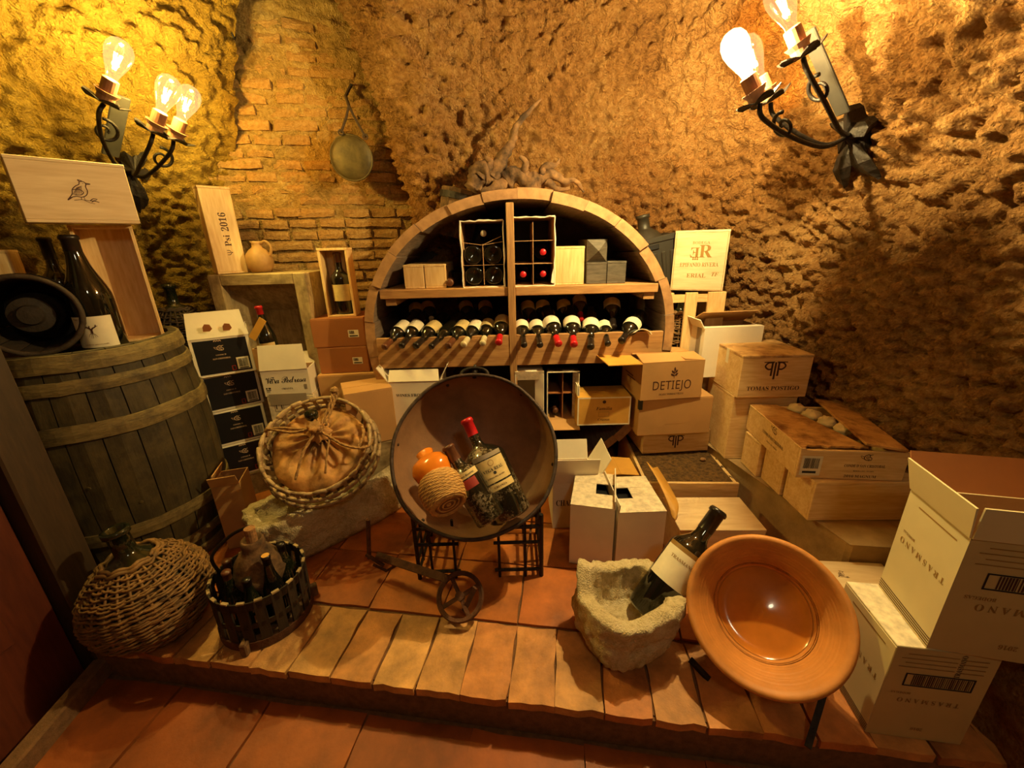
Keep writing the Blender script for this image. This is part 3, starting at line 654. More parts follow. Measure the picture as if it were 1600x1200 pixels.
# ================================================================== WALL LAMPS
def sconce(name, label, root, nrm, cand, U, glassm, fils, col, watts, plate, arms):
    """root: point on the wall; cand: candle base points; U: leaning direction of the candles"""
    o = thing(name, label, 'lamp', root); U = Vector(U).normalized(); nrm = Vector(nrm).normalized()
    side = U.cross(nrm).normalized()
    R0 = lambda p: Vector(p) - Vector(root)
    # wall bracket: hammered leaf-like rosette
    fr_ = Matrix((side, U, nrm)).transposed()
    vs = []
    for k in range(24):
        a = 2 * math.pi * k / 24; r = .052 + .016 * math.cos(5 * a); vs.append((r * math.cos(a), r * 1.5 * math.sin(a)))
    n = len(vs); V = [(0, 0, .045)] + [(x, y, .022 + .012 * math.sin(5 * k)) for k, (x, y) in enumerate(vs)] + [(x * .8, y * .8, -.04) for x, y in vs]
    Fc = [(0, 1 + k, 1 + (k + 1) % n) for k in range(n)] + [(1 + k, 1 + n + k, 1 + n + (k + 1) % n, 1 + (k + 1) % n) for k in range(n)]
    mesh('wall_bracket', ([tuple(fr_ @ Vector(v)) for v in V], Fc), 'iron', o)
    # loop of forged leaves hanging from the bracket
    for s in (-1, 1):
        V = []
        for (tt, wv, bd) in ((0, .006, .02), (.03, .026, .045), (.07, .036, .055), (.11, .026, .05), (.14, .010, .04), (.15, .002, .038)):
            for e in (-1, 0, 1): V.append(tuple(U * (-.03 - tt) + side * (s * (.012 + tt * .35) + e * wv) + nrm * (bd + (.010 if e == 0 else 0))))
        lf_ = mesh('forged_leaf', (V, [(3 * i + k, 3 * i + k + 1, 3 * i + 4 + k, 3 * i + 3 + k) for i in range(5) for k in range(2)]), 'iron', o); sdm = lf_.modifiers.new('solid', 'SOLIDIFY'); sdm.thickness = .004
    # flat upright plate behind the candles
    a, b, wd = plate; a = R0(a); b = R0(b)
    mesh('back_plate', bar(a, b, wd, .012, up=nrm), 'slab', o, bevel=.003)
    for k, c in enumerate(cand):
        c = R0(c); f = frame(U, -side)
        # scrolled arm
        m1 = c * .5 + U * -.05 + nrm * .015
        pts = [nrm * .02, c * .25 - U * .06 + nrm * .02, m1 - U * .045, c * .84 - U * .095, c * 1.03 - U * .055, c - U * .006]
        am = mesh('arm', tube(spline(pts, 7), .0075, 7), 'iron', o, smooth=True)
        if k != 1 or len(cand) < 3:
            sp = []; cc = c * .84 - U * .062; dd = side * (1 if c.dot(side) >= 0 else -1)
            for i in range(26):
                t = i / 25; an = 1.2 + t * 8.6; r = .044 * (1 - t * .8); sp.append(cc + dd * (r * math.cos(an)) + U * (r * math.sin(an)))
            mesh('scroll', tube(sp, .005, 6, rs=[.0065 - .002 * i / 25 for i in range(26)]), 'iron', am, smooth=True)
        # drip plate with petals
        vs = []
        for q in range(30):
            a = 2 * math.pi * q / 30; r = .048 + .020 * abs(math.cos(2.5 * a)) ; vs.append((r * math.cos(a), r * math.sin(a), .016 * (r - .045) / .02 + .006 * math.cos(a)))
        n = len(vs); V = vs + [(x, y, z - .0035) for x, y, z in vs] + [(0, 0, 0), (0, 0, -.0035)]
        Fc = [(2 * n, q, (q + 1) % n) for q in range(n)] + [(2 * n + 1, n + (q + 1) % n, n + q) for q in range(n)] + [(q, n + q, n + (q + 1) % n, (q + 1) % n) for q in range(n)]
        mesh('drip_plate', ([tuple(f @ Vector(v) + c) for v in V], Fc), 'iron', am)
        mesh('candle_collar', xf(lathe([(.0, .002), (.025, .002), (.026, .024), (.036, .040), (.026, .040), (.0, .040)], 18), Matrix.Translation(c) @ f.to_4x4()), 'candle', am, smooth=False)
        sl = mesh('candle_sleeve', xf(lathe([(.0235, .036), (.0235, .082), (.020, .085), (0, .085)], 18), Matrix.Translation(c) @ f.to_4x4()), 'candle', am)
        g = c + U * .083
        gl = lathe([(r_ * 1.22, z_ * 1.1) for r_, z_ in ((.0135, .0), (.0145, .012), (.020, .030), (.028, .055), (.0325, .080), (.031, .099), (.024, .115), (.012, .124), (0, .126))], 24)
        mesh('bulb', xf(gl, Matrix.Translation(g) @ f.to_4x4()), glassm[k], am, smooth=True)
        fl = []
        for q in range(6):
            a = 2 * math.pi * q / 6; fl.append(tube([(.004 * math.cos(a), .004 * math.sin(a), .035), (.011 * math.cos(a), .011 * math.sin(a), .088)], .0016, 5))
        mesh('filament', xf(join(*fl), Matrix.Translation(g) @ f.to_4x4()), fils[k], am)
        pl = point_light('bulb_light', g + U * .062, watts[k], col, .012); pl.parent = o
    return o
def lamp_pts(px_c, px_b, yc, yb): return P(*px_c, yc), P(*px_b, yb)
rootL, nL = wall_at(205, 262, LEFT, .42); rootR, nR = wall_at(1335, 205, RIGHT, .48)
yl = rootL.y - .26
cL = [P(163, 160, yl - .16), P(240, 207, yl - .05), P(272, 218, yl + .04)]
UL = P(180, 103, yl - .16) - cL[0]
yr = rootR.y
cR = [P(1186, 160, yr - .20), P(1203, 158, yr - .06), P(1254, 88, yr - .22)]
UR = P(1157, 92, yr - .20) - cR[0]
nLt = (nL.normalized() * .85 + Vector((0, 0, -.5))); nRt = (nR.normalized() * .85 + Vector((0, 0, -.5)))
sconce('wall_sconce', 'wrought iron three-bulb wall lamp on the left cave wall above the bird box', rootL, nLt, cL, UL, ['bulbL', 'bulbL', 'bulbL'], [M['filL'], M['filL'], M['filD']], LEFT_COL,
       [LEFT_W * .45, LEFT_W * .45, LEFT_W * .10], (P(172, 243, yl + .06), P(190, 150, yl - .0), .055), None)
sconce('wall_sconce', 'wrought iron three-bulb wall lamp high on the right cave wall', rootR, nRt, cR, UR, ['bulbB', 'bulbR', 'bulbR'], [M['filR'], M['filD'], M['filD']], RIGHT_COL,
       [RIGHT_W * .72, RIGHT_W * .08, RIGHT_W * .20], (P(1318, 178, yr - .08), P(1262, 48, yr - .10), .05), None)
# ================================================================== THE GREAT VAT WITH ITS SHELVES
VX, VY, VZ = .045, 2.0, .86
def vr(a):
    """outer outline of the vat front: a from +x ccw"""
    s, c = math.sin(a), math.cos(a); b = .667 if s > 0 else .80; A = .760
    return (abs(c / A) ** 2.05 + abs(s / b) ** 2.05) ** (-1 / 2.05)
vat = thing('wine_vat', 'great round wooden vat stood on its side and fitted with shelves of bottles', 'shelf', (VX, VY, 0))
NST = 26; rv = random.Random(2); VD = .48
for k in range(NST):
    a0 = 2 * math.pi * (k + .5) / NST; a1 = 2 * math.pi * (k + 1.5) / NST - .002; V = []; m = 4; dr = rv.uniform(-.004, .006); dy = rv.uniform(-.012, .008); th = .046 + rv.uniform(-.004, .004)
    for i in range(m + 1):
        a = a0 + (a1 - a0) * i / m; r = vr(a) + dr; taper = .97
        for (rr, yy, s_) in ((r, dy, 1), (r - th, dy, 1), (r - th, VD, taper), (r, VD, taper)):
            V.append((rr * s_ * math.cos(a), yy, VZ + rr * s_ * math.sin(a)))
    Fc = []; mi = []
    for i in range(m):
        A, Bq = i * 4, (i + 1) * 4
        Fc += [(A, A + 1, Bq + 1, Bq), (A + 1, A + 2, Bq + 2, Bq + 1), (A + 2, A + 3, Bq + 3, Bq + 2), (A + 3, A, Bq, Bq + 3)]; mi += [0, 1, 1, 0]
    Fc += [(0, 3, 2, 1), (m * 4, m * 4 + 1, m * 4 + 2, m * 4 + 3)]; mi += [1, 1]
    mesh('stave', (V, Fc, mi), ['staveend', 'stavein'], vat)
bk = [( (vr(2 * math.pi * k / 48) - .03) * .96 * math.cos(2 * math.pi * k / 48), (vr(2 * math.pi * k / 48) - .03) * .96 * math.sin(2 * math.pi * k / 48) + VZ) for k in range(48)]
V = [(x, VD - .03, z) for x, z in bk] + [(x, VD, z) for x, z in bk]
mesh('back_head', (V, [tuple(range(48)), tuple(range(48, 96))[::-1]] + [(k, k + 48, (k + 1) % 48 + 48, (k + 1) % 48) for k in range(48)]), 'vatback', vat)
def xin(z, side):
    lo, hi = 0, 1.2
    for _ in range(40):
        md = (lo + hi) / 2
        if md * md + (z - VZ) ** 2 < (vr(math.atan2(z - VZ, md)) - .05) ** 2: lo = md
        else: hi = md
    return lo * side
def span(z, dz=.0): return -xin(z, 1), xin(z, 1)
SH_Z = 1.100; RB = (.712, .868); LS_Z = .405
a, b = span(SH_Z); DV = -.035     # divider x in vat coordinates
mesh('shelf_board', bx(a - .012, DV - .018, .005, VD - .04, SH_Z - .042, SH_Z), 'shelf', vat, bevel=.003)
mesh('shelf_board', bx(DV + .018, b + .012, .005, VD - .04, SH_Z - .042, SH_Z), 'shelf', vat, bevel=.003)
for s, x in ((-1, a), (1, b)): mesh('shelf_cleat', bx(x - (.012 if s > 0 else .02) - (.04 if s > 0 else -.03), x + (.0 if s > 0 else .06), .02, .30, SH_Z - .075, SH_Z - .042), 'shelf', vat)
mesh('divider_post', bx(DV - .018, DV + .018, -.008, VD - .04, RB[0] - .30, VZ + vr(math.pi / 2) - .055), 'shelfz', vat, bevel=.003)
a, b = span((RB[0] + RB[1]) / 2)
mesh('rack_board', bx(a - .006, DV - .018, -.004, .020, *RB), 'shelf', vat, bevel=.002)
mesh('rack_board', bx(DV + .018, b + .006, -.004, .020, *RB), 'shelf', vat, bevel=.002)
mesh('rack_floor', xf(bx(a, b, 0, .42, -.01, 0), Matrix.Translation((0, .02, .832)) @ Matrix.Rotation(.10, 4, 'X')), 'darkwood', vat)
a, b = span(LS_Z)
mesh('lower_shelf', bx(a, b, .0, VD - .04, LS_Z - .03, LS_Z), 'darkwood', vat)
for q_ in ((-.42, -.22), (.22, .42)): mesh('cradle_block', bx(q_[0], q_[1], .02, .44, 0, .16), 'darkwood', vat)
# ------------------------------------------------------------------ things on the upper shelf
SZ = SH_Z + .001
def onshelf(px0, px1, y): return P(px0, 440, y).x, P(px1, 440, y).x
def shelf_case(px0, px1, ptop, y, d, label, mat='pine', name='wooden_wine_box', **k):
    x0, x1 = onshelf(px0, px1, y); top = P((px0 + px1) / 2, ptop, y).z
    return wood_case(name, label, B((x0 + x1) / 2, y, SZ, x1 - x0, d, top - SZ), mat, **k)
shelf_case(632, 663, 414, 2.04, .30, 'short pine box, left of the two on the left of the upper shelf', 'pinez', group='pine boxes on the upper shelf')
c2 = shelf_case(664.5, 697, 413, 2.04, .30, 'short pine box with a nibbled edge beside the lying bottle on the upper shelf', 'pinez', group='pine boxes on the upper shelf')
shelf_case(866, 912, 385, 2.03, .30, 'tall pale pine box right of the carton with red capsules', 'pinez')
x0, x1 = onshelf(916, 947, 2.05); hb = P(930, 410, 2.05).z - SZ
wood_case('grey_stained_box', 'grey stained wooden box under the pyramid-faced block on the upper shelf', B((x0 + x1) / 2, 2.05, SZ, x1 - x0, .28, hb), 'greybox')
# faceted block on top
zt = SZ + hb + .001; wq = x1 - x0; o = thing('faceted_box', 'grey wooden box with a pyramid-shaped front, on top of a grey box', 'box', ((x0 + x1) / 2, 2.05, zt)); hq = P(930, 374, 2.05).z - zt
mesh('body', bx(-wq / 2, wq / 2, .012, .28, 0, hq), 'greybox', o)
fv = [(-wq / 2, .012, 0), (wq / 2, .012, 0), (wq / 2, .012, hq), (-wq / 2, .012, hq), (0, -.03, hq * .5)]
for i in range(4): mesh('front_facet', ([fv[i], fv[(i + 1) % 4], fv[4], (0, .0115, hq * .5)], [(0, 1, 2), (0, 3, 1), (1, 3, 2), (2, 3, 0)]), 'greybox', o)
x0, x1 = onshelf(948, 977, 2.05)
wood_case('grey_stained_box', 'small grey stained wooden box at the right end of the upper shelf', B((x0 + x1) / 2, 2.05, SZ, x1 - x0, .28, P(962, 408, 2.05).z - SZ), 'greybox')
def cell_carton(label, px0, px1, ptop, y, dp, cols, rows, torn=False):
    x0, x1 = onshelf(px0, px1, y); w_ = x1 - x0; h_ = P((px0 + px1) / 2, ptop, y).z - SZ; t = .004
    o = thing('open_bottle_carton', label, 'box', ((x0 + x1) / 2, y, SZ))
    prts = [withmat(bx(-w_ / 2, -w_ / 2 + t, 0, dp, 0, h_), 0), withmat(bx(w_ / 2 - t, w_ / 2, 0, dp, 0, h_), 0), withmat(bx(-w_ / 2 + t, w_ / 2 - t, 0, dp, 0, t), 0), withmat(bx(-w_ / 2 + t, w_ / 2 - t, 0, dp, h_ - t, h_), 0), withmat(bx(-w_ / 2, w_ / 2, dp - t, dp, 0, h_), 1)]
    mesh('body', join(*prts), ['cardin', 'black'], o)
    r = random.Random(int(px0)); e = []   # torn paper edge around the mouth
    for (xa, za, xb, zb) in ((-w_ / 2, 0, w_ / 2, 0), (w_ / 2, 0, w_ / 2, h_), (w_ / 2, h_, -w_ / 2, h_), (-w_ / 2, h_, -w_ / 2, 0)):
        pts = [(xa + (xb - xa) * i / 9 + r.uniform(-.0025, .0025), -.003, za + (zb - za) * i / 9 + r.uniform(-.0025, .0025)) for i in range(10)]
        e.append(tube(pts, .003, 5, rs=[.003 + r.uniform(-.0012, .0022) for _ in pts]))
    mesh('torn_edge', join(*e), 'white', o)
    cells = [(-w_ / 2 + t + (w_ - 2 * t) * (i + .5) / cols, t + (h_ - 2 * t) * (j + .5) / rows) for j in range(rows) for i in range(cols)]
    return o, w_, h_, cells, ((x0 + x1) / 2, y)
o, w_, h_, cells, org = cell_carton('open carton of lying bottles left of the vat divider, glass bottoms showing', 724, 789, 345, 2.03, .30, 2, 3)
mesh('cell_divider', bx(-.001, .001, .006, .28, .01, h_ * .66), 'cardin', o)
mesh('cell_divider', bx(-w_ / 2 + .004, w_ / 2 - .004, .005, .28, h_ * .34, h_ * .343), 'cardin', o)
mesh('cell_divider', join(bar((-w_ / 2 + .006, .012, h_ * .69), (0, .012, h_ * .645), .014, .002), bar((0, .012, h_ * .645), (w_ / 2 - .006, .012, h_ * .69), .014, .002)), 'cardin', o)
mesh('cell_divider', bar((.005, .014, h_ * .655), (w_ / 2 - .012, .014, h_ * .77), .014, .002), 'cardin', o)
for j in range(2):
    for i in range(2):
        cx, cz = cells[j * 2 + i]
        bottle('wine_bottle', 'dark bottle bottom in the open carton, %s cell of the %s row' % (('left', 'right')[i], ('bottom', 'middle')[j]), (org[0] + cx, org[1] + .012, SZ + cz), (0, 1, 0), min(w_ / 4.5, h_ / 6.6), .27, 'glass', None, group='bottle bottoms in the open carton')
cx, cz = cells[4]; bottle('wine_bottle', 'bottle with a round white top in the upper cell of the open carton', (org[0] + .004, org[1] + .28, SZ + h_ * .82), (0, -1, 0), .034, .24, 'glass', 'capcream')
o, w_, h_, cells, org = cell_carton('open carton with red bottle capsules right of the vat divider', 801, 866, 339, 2.02, .30, 2, 3)
mesh('cell_divider', bx(-.0012, .0012, .004, .28, .006, h_ * .93), 'cardin', o)
for q in (1, 2): mesh('cell_divider', bx(-w_ / 2 + .004, w_ / 2 - .004, .003, .28, h_ * q / 3 - .001, h_ * q / 3 + .0015), 'cardin', o)
mesh('torn_flap', ([(w_ / 2 + .001, -.004, .01), (w_ / 2 - .016, -.005, .014), (w_ / 2 - .012, -.005, .05), (w_ / 2 - .002, -.004, .09), (w_ / 2 - .008, -.002, .05)], [(0, 1, 2, 3), (3, 4, 0)]), 'white', o)
for (i, nm_) in ((0, 'bottom left'), (1, 'bottom right'), (3, 'middle right')):
    cx, cz = cells[i]; bottle('wine_bottle', 'red capsule of a bottle in the %s cell of the right carton' % nm_, (org[0] + cx, org[1] + .27, SZ + cz), (0, -1, 0), .035, .255, 'glass', 'capred', group='red-capped bottles in the right carton')
bottle('wine_bottle', 'dark bottle lying neck forward on the upper shelf beside the pine boxes', (P(716, 430, 2.32).x, 2.33, SZ + .043), (-.03, -1, -.06), .043, .30, 'glass', 'capbrown')
# ------------------------------------------------------------------ bottles on the rack
rk = random.Random(9)
def rack_bottle(nx, ny, bxp, byp, R, cap, label, labspec, labmat='paper', Lb=.30, glass='glass', prints=(), yn=1.925, grp='bottles lying on the lower rack'):
    neck = P(nx, ny, yn); body = P(bxp, byp, yn + Lb * .55)
    d = (neck - body).normalized(); base = neck - d * Lb
    bottle('wine_bottle', label, base, d, R, Lb, glass, cap, lab=[(labspec[0], labspec[1], 1.35, labmat)] if labspec else None, face=(0, -.5, 1), group=grp, prints=prints)
lt = [(at2(textw('Rioja', .001, 'italic'), 0, 0))]
ordn = ['first', 'second', 'third', 'fourth', 'fifth', 'sixth', 'seventh', 'eighth']
LFT = [(600, 543, 622, 512, .040, 'capbrown', 'white label', 'paper'), (627, 541, 641, 512, .038, 'capblack', 'white label', 'paper'), (649, 541, 672, 513, .041, 'capblack', 'torn label', 'oldpaper'),
       (673, 542, 698, 512, .036, 'capblack', 'barely seen label', None), (700, 541, 720, 512, .040, 'capbrown', 'wide label', 'oldpaper'), (724, 539, 741, 512, .038, 'capcream', 'pale capsule and oval label', 'paper'),
       (754, 537, 760, 511, .037, 'capcream', 'pale capsule and aged label', 'oldpaper'), (779, 536, 785, 506, .042, 'capred', 'dark red capsule and grey label', 'oldpaper')]
for k, (nx, ny, bx_, by_, R, cp, ds, lm) in enumerate(LFT):
    rack_bottle(nx, ny, bx_ + (10, 9, 7, 6, 4, 2, 2, 0)[k], by_, R, cp, '%s bottle from the left on the lower rack, %s' % (ordn[k], ds), (.33, .56) if lm else None, lm or 'paper')
RGT = [(819, 540, 815, 511, .037, 'capblack', 'black capsule beside the divider'), (844, 540, 838, 511, .037, 'capblack', 'black capsule and white label'), (873, 538, 861, 506, .044, 'capred', 'red capsule, left of the two red ones'),
       (897, 539, 893, 506, .044, 'capred', 'red capsule, right of the two red ones'), (923, 543, 923, 508, .044, 'capblack', 'long black neck and wide white label'), (950, 538, 944, 512, .036, 'capblack', 'small body between two large bottles'), (971, 533, 990, 506, .044, 'capblack', 'neck turned left at the far right end')]
for k, (nx, ny, bx_, by_, R, cp, ds) in enumerate(RGT):
    rack_bottle(nx, ny, bx_, by_, R, cp, '%s rack bottle right of the divider, %s' % (ordn[k], ds), (.36, .56), 'paper')
rack_bottle(958, 512, 955, 470, .045, 'capblack', 'big unlit bottle behind the front row at the right rack end', (.42, .6), 'oldpaper', yn=2.06, Lb=.32)
for (nx, ny, bx_, by_, cp, ds) in ((829, 512, 824, 478, 'capred', 'back-row bottle with a red capsule beside the divider'), (908, 500, 905, 470, 'capred', 'back-row bottle with a round red capsule end in the right rack'), (846, 512, 848, 476, 'capblack', 'unlit back-row bottle second in the right rack'), (884, 512, 880, 474, 'capblack', 'unlit back-row bottle between the red capsules'),
        (677, 506, 668, 480, 'capcream', 'back-row bottle with a pale end in the left rack'), (652, 512, 650, 482, 'capblack', 'unlit back-row bottle at the left of the left rack'), (735, 505, 728, 480, 'capblack', 'unlit back-row bottle with a tan label in the left rack'), (762, 506, 758, 480, 'capblack', 'unlit back-row bottle near the divider in the left rack')):
    rack_bottle(nx, ny, bx_, by_, .038, cp, ds, (.36, .58), 'oldpaper', yn=2.10, Lb=.28, grp='back-row bottles of the rack')
# card tongue at the right end of the rack
o = mesh('paper_scoop', lathe([(.05, 0), (.052, .10)], 10, math.pi * .15, math.pi * .75), 'white'); o.matrix_world = Matrix.Translation(P(1000, 531, 1.99)) @ Matrix.Rotation(math.radians(75), 4, 'X') @ Matrix.Translation((0, 0, -.06))
tag(o, 'curled white paper piece at the right end of the bottle rack', 'paper'); sm = o.modifiers.new('solid', 'SOLIDIFY'); sm.thickness = .002
# ------------------------------------------------------------------ boxes on the lower shelf of the vat
def lowfit(px0, px1, pt, y, d): 
    x0, x1 = P(px0, 640, y).x, P(px1, 640, y).x; return B((x0 + x1) / 2, y, LS_Z + .001, x1 - x0, d, P((px0 + px1) / 2, pt, y).z - LS_Z - .001)
f = lowfit(612, 690, 596, 1.93, .22)
o = carton('open_wine_carton', 'open white carton printed WINES FROM at the left foot of the vat', f, 'white', flaps=[('front', 120, .06), ('left', 55, .09), ('right', 62, .09), ('back', 80, .06)])
printed(o, dims(f), 'front', join2(at2(textw('WINES FROM', f['w'] * .55, 'serif'), f['w'] * .40, f['h'] * .72), at2(text2d('e', .03, 'bi'), f['w'] * .45, f['h'] * .52)), 'ink')
f = lowfit(806, 850, 580, 1.99, .26)
o = thing('open_white_box', 'white box lying open in the vat right of the cauldron rim', 'box', f['loc']); w_, d_, h_ = dims(f)
mesh('body', join(bx(-w_ / 2, -w_ / 2 + .005, 0, d_, 0, h_), bx(w_ / 2 - .005, w_ / 2, 0, d_, 0, h_), bx(-w_ / 2, w_ / 2, 0, d_, 0, .005), bx(-w_ / 2, w_ / 2, 0, d_, h_ - .005, h_), bx(-w_ / 2, w_ / 2, d_ - .005, d_, 0, h_)), 'white', o)
mesh('flap', xf(bx(-w_ / 2, w_ / 2, -.004, 0, -.05, 0), Matrix.Translation((0, 0, h_)) @ Matrix.Rotation(.25, 4, 'X')), 'dirtywhite', o)
mesh('flap', xf(bx(-.05, 0, -.004, 0, .0, h_ - .02), Matrix.Translation((w_ / 2, 0, 0)) @ Matrix.Rotation(-.5, 4, 'Z')), 'white', o)
f = lowfit(855, 904, 581, 1.985, .28)
o = thing('divided_box', 'open dark box with cells and a bottle neck inside, on the lower vat shelf', 'box', f['loc']); w_, d_, h_ = dims(f)
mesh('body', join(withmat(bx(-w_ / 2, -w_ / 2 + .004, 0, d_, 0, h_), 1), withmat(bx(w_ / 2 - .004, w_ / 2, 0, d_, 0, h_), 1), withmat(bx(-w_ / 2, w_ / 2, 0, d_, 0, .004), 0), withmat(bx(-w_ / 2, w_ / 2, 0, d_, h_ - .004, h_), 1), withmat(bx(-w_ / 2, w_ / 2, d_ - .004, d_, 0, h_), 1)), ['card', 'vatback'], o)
mesh('front_edge', join(bx(-w_ / 2 - .002, -w_ / 2 + .003, -.003, .002, 0, h_), bx(-w_ / 2, w_ / 2, -.003, .002, h_ - .003, h_ + .002)), 'dirtywhite', o)
mesh('cell_divider', join(bx(-.002, .002, .02, d_, .01, h_ - .01), bx(-w_ / 2 + .004, w_ / 2 - .004, .03, d_, h_ * .52, h_ * .54)), 'carddark', o)
mesh('flap', xf(bx(-.045, 0, -.004, 0, 0, h_ - .01), Matrix.Translation((w_ / 2, 0, 0)) @ Matrix.Rotation(-.95, 4, 'Z')), 'dirtywhite', o)
mesh('flap', xf(bx(-w_ / 2, w_ / 2, -.07, 0, -.004, 0), Matrix.Translation((0, 0, .004)) @ Matrix.Rotation(.45, 4, 'X')), 'card', o)
x_, y_, z_ = f['loc']; bottle('wine_bottle', 'bottle with a tan capsule lying inside the open divided box', (x_ - w_ * .22, y_ + .27, z_ + .042), (0, -1, .02), .034, .25, 'glass', 'capbrown')
f = fit((902, 651), (984, 656), (902, 607), .17, yL=1.915, yR=1.915); f['loc'] = (f['loc'][0], f['loc'][1], LS_Z + .001)
o = carton('gold_wine_box', 'golden wine box with a white border at the right of the lower vat shelf', f, 'cardgold', closed=True); w_, d_, h_ = dims(f)
printed(o, dims(f), 'front', frame2(0, 0, w_, h_, .007), 'paper', 'white_border'); printed(o, dims(f), 'front', join2(at2(textw('Familia', w_ * .3, 'bi'), w_ * .5, h_ * .60), at2(textw('Crianza', w_ * .22, 'bi'), w_ * .5, h_ * .2), disc(w_ * .5, h_ * .83, .009)), 'brand')
printed(o, dims(f), 'front', frame2(w_ * .40, h_ * .30, w_ * .60, h_ * .48, .002), 'goldink', 'printed_emblem')
for dx in (0, .008): mesh('card_sheet', bx(-w_ / 2 + dx, -w_ / 2 + .004 + dx, .02 , .1, h_, h_ + .055), 'paper', o)
# ================================================================== LEFT SIDE
# ------------------------------------------------------------------ standing oak barrel
BX, BY, BH = -1.70, 1.60, .98
def brad(z): t = (z - BH / 2) / (BH / 2); return .345 - .045 * t * t
bar_o = thing('oak_barrel', 'old oak barrel standing at the left behind the wicker demijohn', 'barrel', (BX, BY, 0))
NS = 22
for k in range(NS):
    a0 = 2 * math.pi * k / NS; a1 = a0 + 2 * math.pi / NS - .012; pr = [(brad(z), z) for z in np.linspace(0, BH, 11)]
    V = []; m = len(pr)
    for (r, z) in pr:
        for (a, rr) in ((a0, r - .002), ((a0 + a1) / 2, r + .001), (a1, r - .002), (a1, r - .026), (a0, r - .026)): V.append((rr * math.cos(a), rr * math.sin(a), z))
    Fc = [(i * 5 + q, i * 5 + (q + 1) % 5, (i + 1) * 5 + (q + 1) % 5, (i + 1) * 5 + q) for i in range(m - 1) for q in range(5)] + [tuple(range(5))[::-1], tuple(range((m - 1) * 5, m * 5))]
    mesh('stave', (V, Fc), 'oak', bar_o)
hv = random.Random(5)
for (z0, z1, th) in ((.92, .978, .010), (.845, .890, .008), (.675, .735, .009), (.245, .300, .009), (.10, .145, .008), (.005, .06, .009)):
    V = []; n = 48
    wob = [hv.uniform(-.0025, .0025) for _ in range(n)]
    V, Fc = [], []
    for k in range(n):
        a = 2 * math.pi * k / n; w0 = wob[k]
        for (z, e) in ((z0 + w0, .001), (z0 + w0, th), ((z0 + z1) / 2, th + .003), (z1 + w0, th), (z1 + w0, .001)): r = brad(min(max(z, 0), BH)) + e; V.append((r * math.cos(a), r * math.sin(a), z))
    Fc = [(k * 5 + q, ((k + 1) % n) * 5 + q, ((k + 1) % n) * 5 + q + 1, k * 5 + q + 1) for k in range(n) for q in range(4)]
    mesh('hoop', (V, Fc), 'oakhoop', bar_o)
mesh('barrel_head', lathe([(0, BH - .02), (.283, BH - .02), (.283, BH - .045), (0, BH - .045)], 32), 'oakhoop', bar_o)
for a in (-1.1, -1.45, -1.0, -.75):
    z = .44 + .12 * math.sin(a * 9); r = brad(z)
    mesh('nail_head', move(lathe([(0, .003), (.006, .002), (.008, -.003)], 8), 0, 0, 0), 'pan', bar_o).matrix_local = Matrix.Translation((r * math.cos(a), r * math.sin(a), z)) @ frame((math.cos(a), math.sin(a), 0)).to_4x4()
BT = BH - .018
# upright open wooden case on the barrel, bird case on top of it, bottles in front
yb = 1.64
a_ = P(97, 352, yb); b_ = P(190, 352, yb); zc = P(140, 352, yb).z
cw = b_.x - a_.x
oc = wood_case('upright_bottle_case', 'open upright pine case for one bottle standing on the oak barrel', B((a_.x + b_.x) / 2 + .03, yb, BT, .175, .12, zc - BT, .70), 'pinez', open_front=True)
f = fit((43, 350), (220, 350), (3, 243), .10, yL=1.44, yR=1.66); f['loc'] = (f['loc'][0], f['loc'][1], zc + .002)
ob = wood_case('bird_wine_case', 'pale wooden wine case printed with a bird, lying across the upright case on the barrel', f, 'pale')
def bird2(cx, cy, s, k=1):
    q = lambda pts, w: sstroke([(cx + x * s, cy + y * s) for x, y in pts], w * s)
    body = [(-.52, -.50), (-.30, -.22), (-.22, .06), (-.02, .28), (.20, .42), (.26, .58), (.46, .60), (.56, .47), (.50, .28), (.52, .0), (.40, -.26), (.14, -.40), (-.14, -.36), (-.52, -.50)]
    ps = [q(body, .05), q([(.50, .52), (.78, .47), (.52, .43)], .05), q([(.28, .58), (.20, .70), (.40, .64)], .05), q([(-.52, -.5), (-.60, -.62), (-.30, -.40)], .05), q([(-.2, .05), (.1, .1), (.3, -.08), (.12, -.26), (-.2, -.26)], .045)]
    for i in range(6): ps.append(q([(-.28 + .09 * i, -.28 + .02 * i), (-.08 + .07 * i, .02 + .045 * i), (.05 + .05 * i, .22 + .02 * i)], .026))
    ps += [disc(cx + .42 * s, cy + .49 * s, .025 * s, 8), q([(.1, -.4), (.08, -.56)], .03), q([(.24, -.36), (.26, -.54)], .03), q([(-.3, -.62), (.1, -.56), (.5, -.62), (.85, -.56)], .035),
           q([(.2, -.58), (.45, -.74), (.7, -.80)], .03), q([(.5, -.62), (.68, -.48), (.9, -.50)], .05), q([(.55, -.70), (.72, -.62), (.95, -.70)], .05)]
    return join2(*ps)
printed(ob, dims(f), 'front', bird2(f['w'] * .50, f['h'] * .52, f['h'] * .25), 'brand', 'printed_bird')
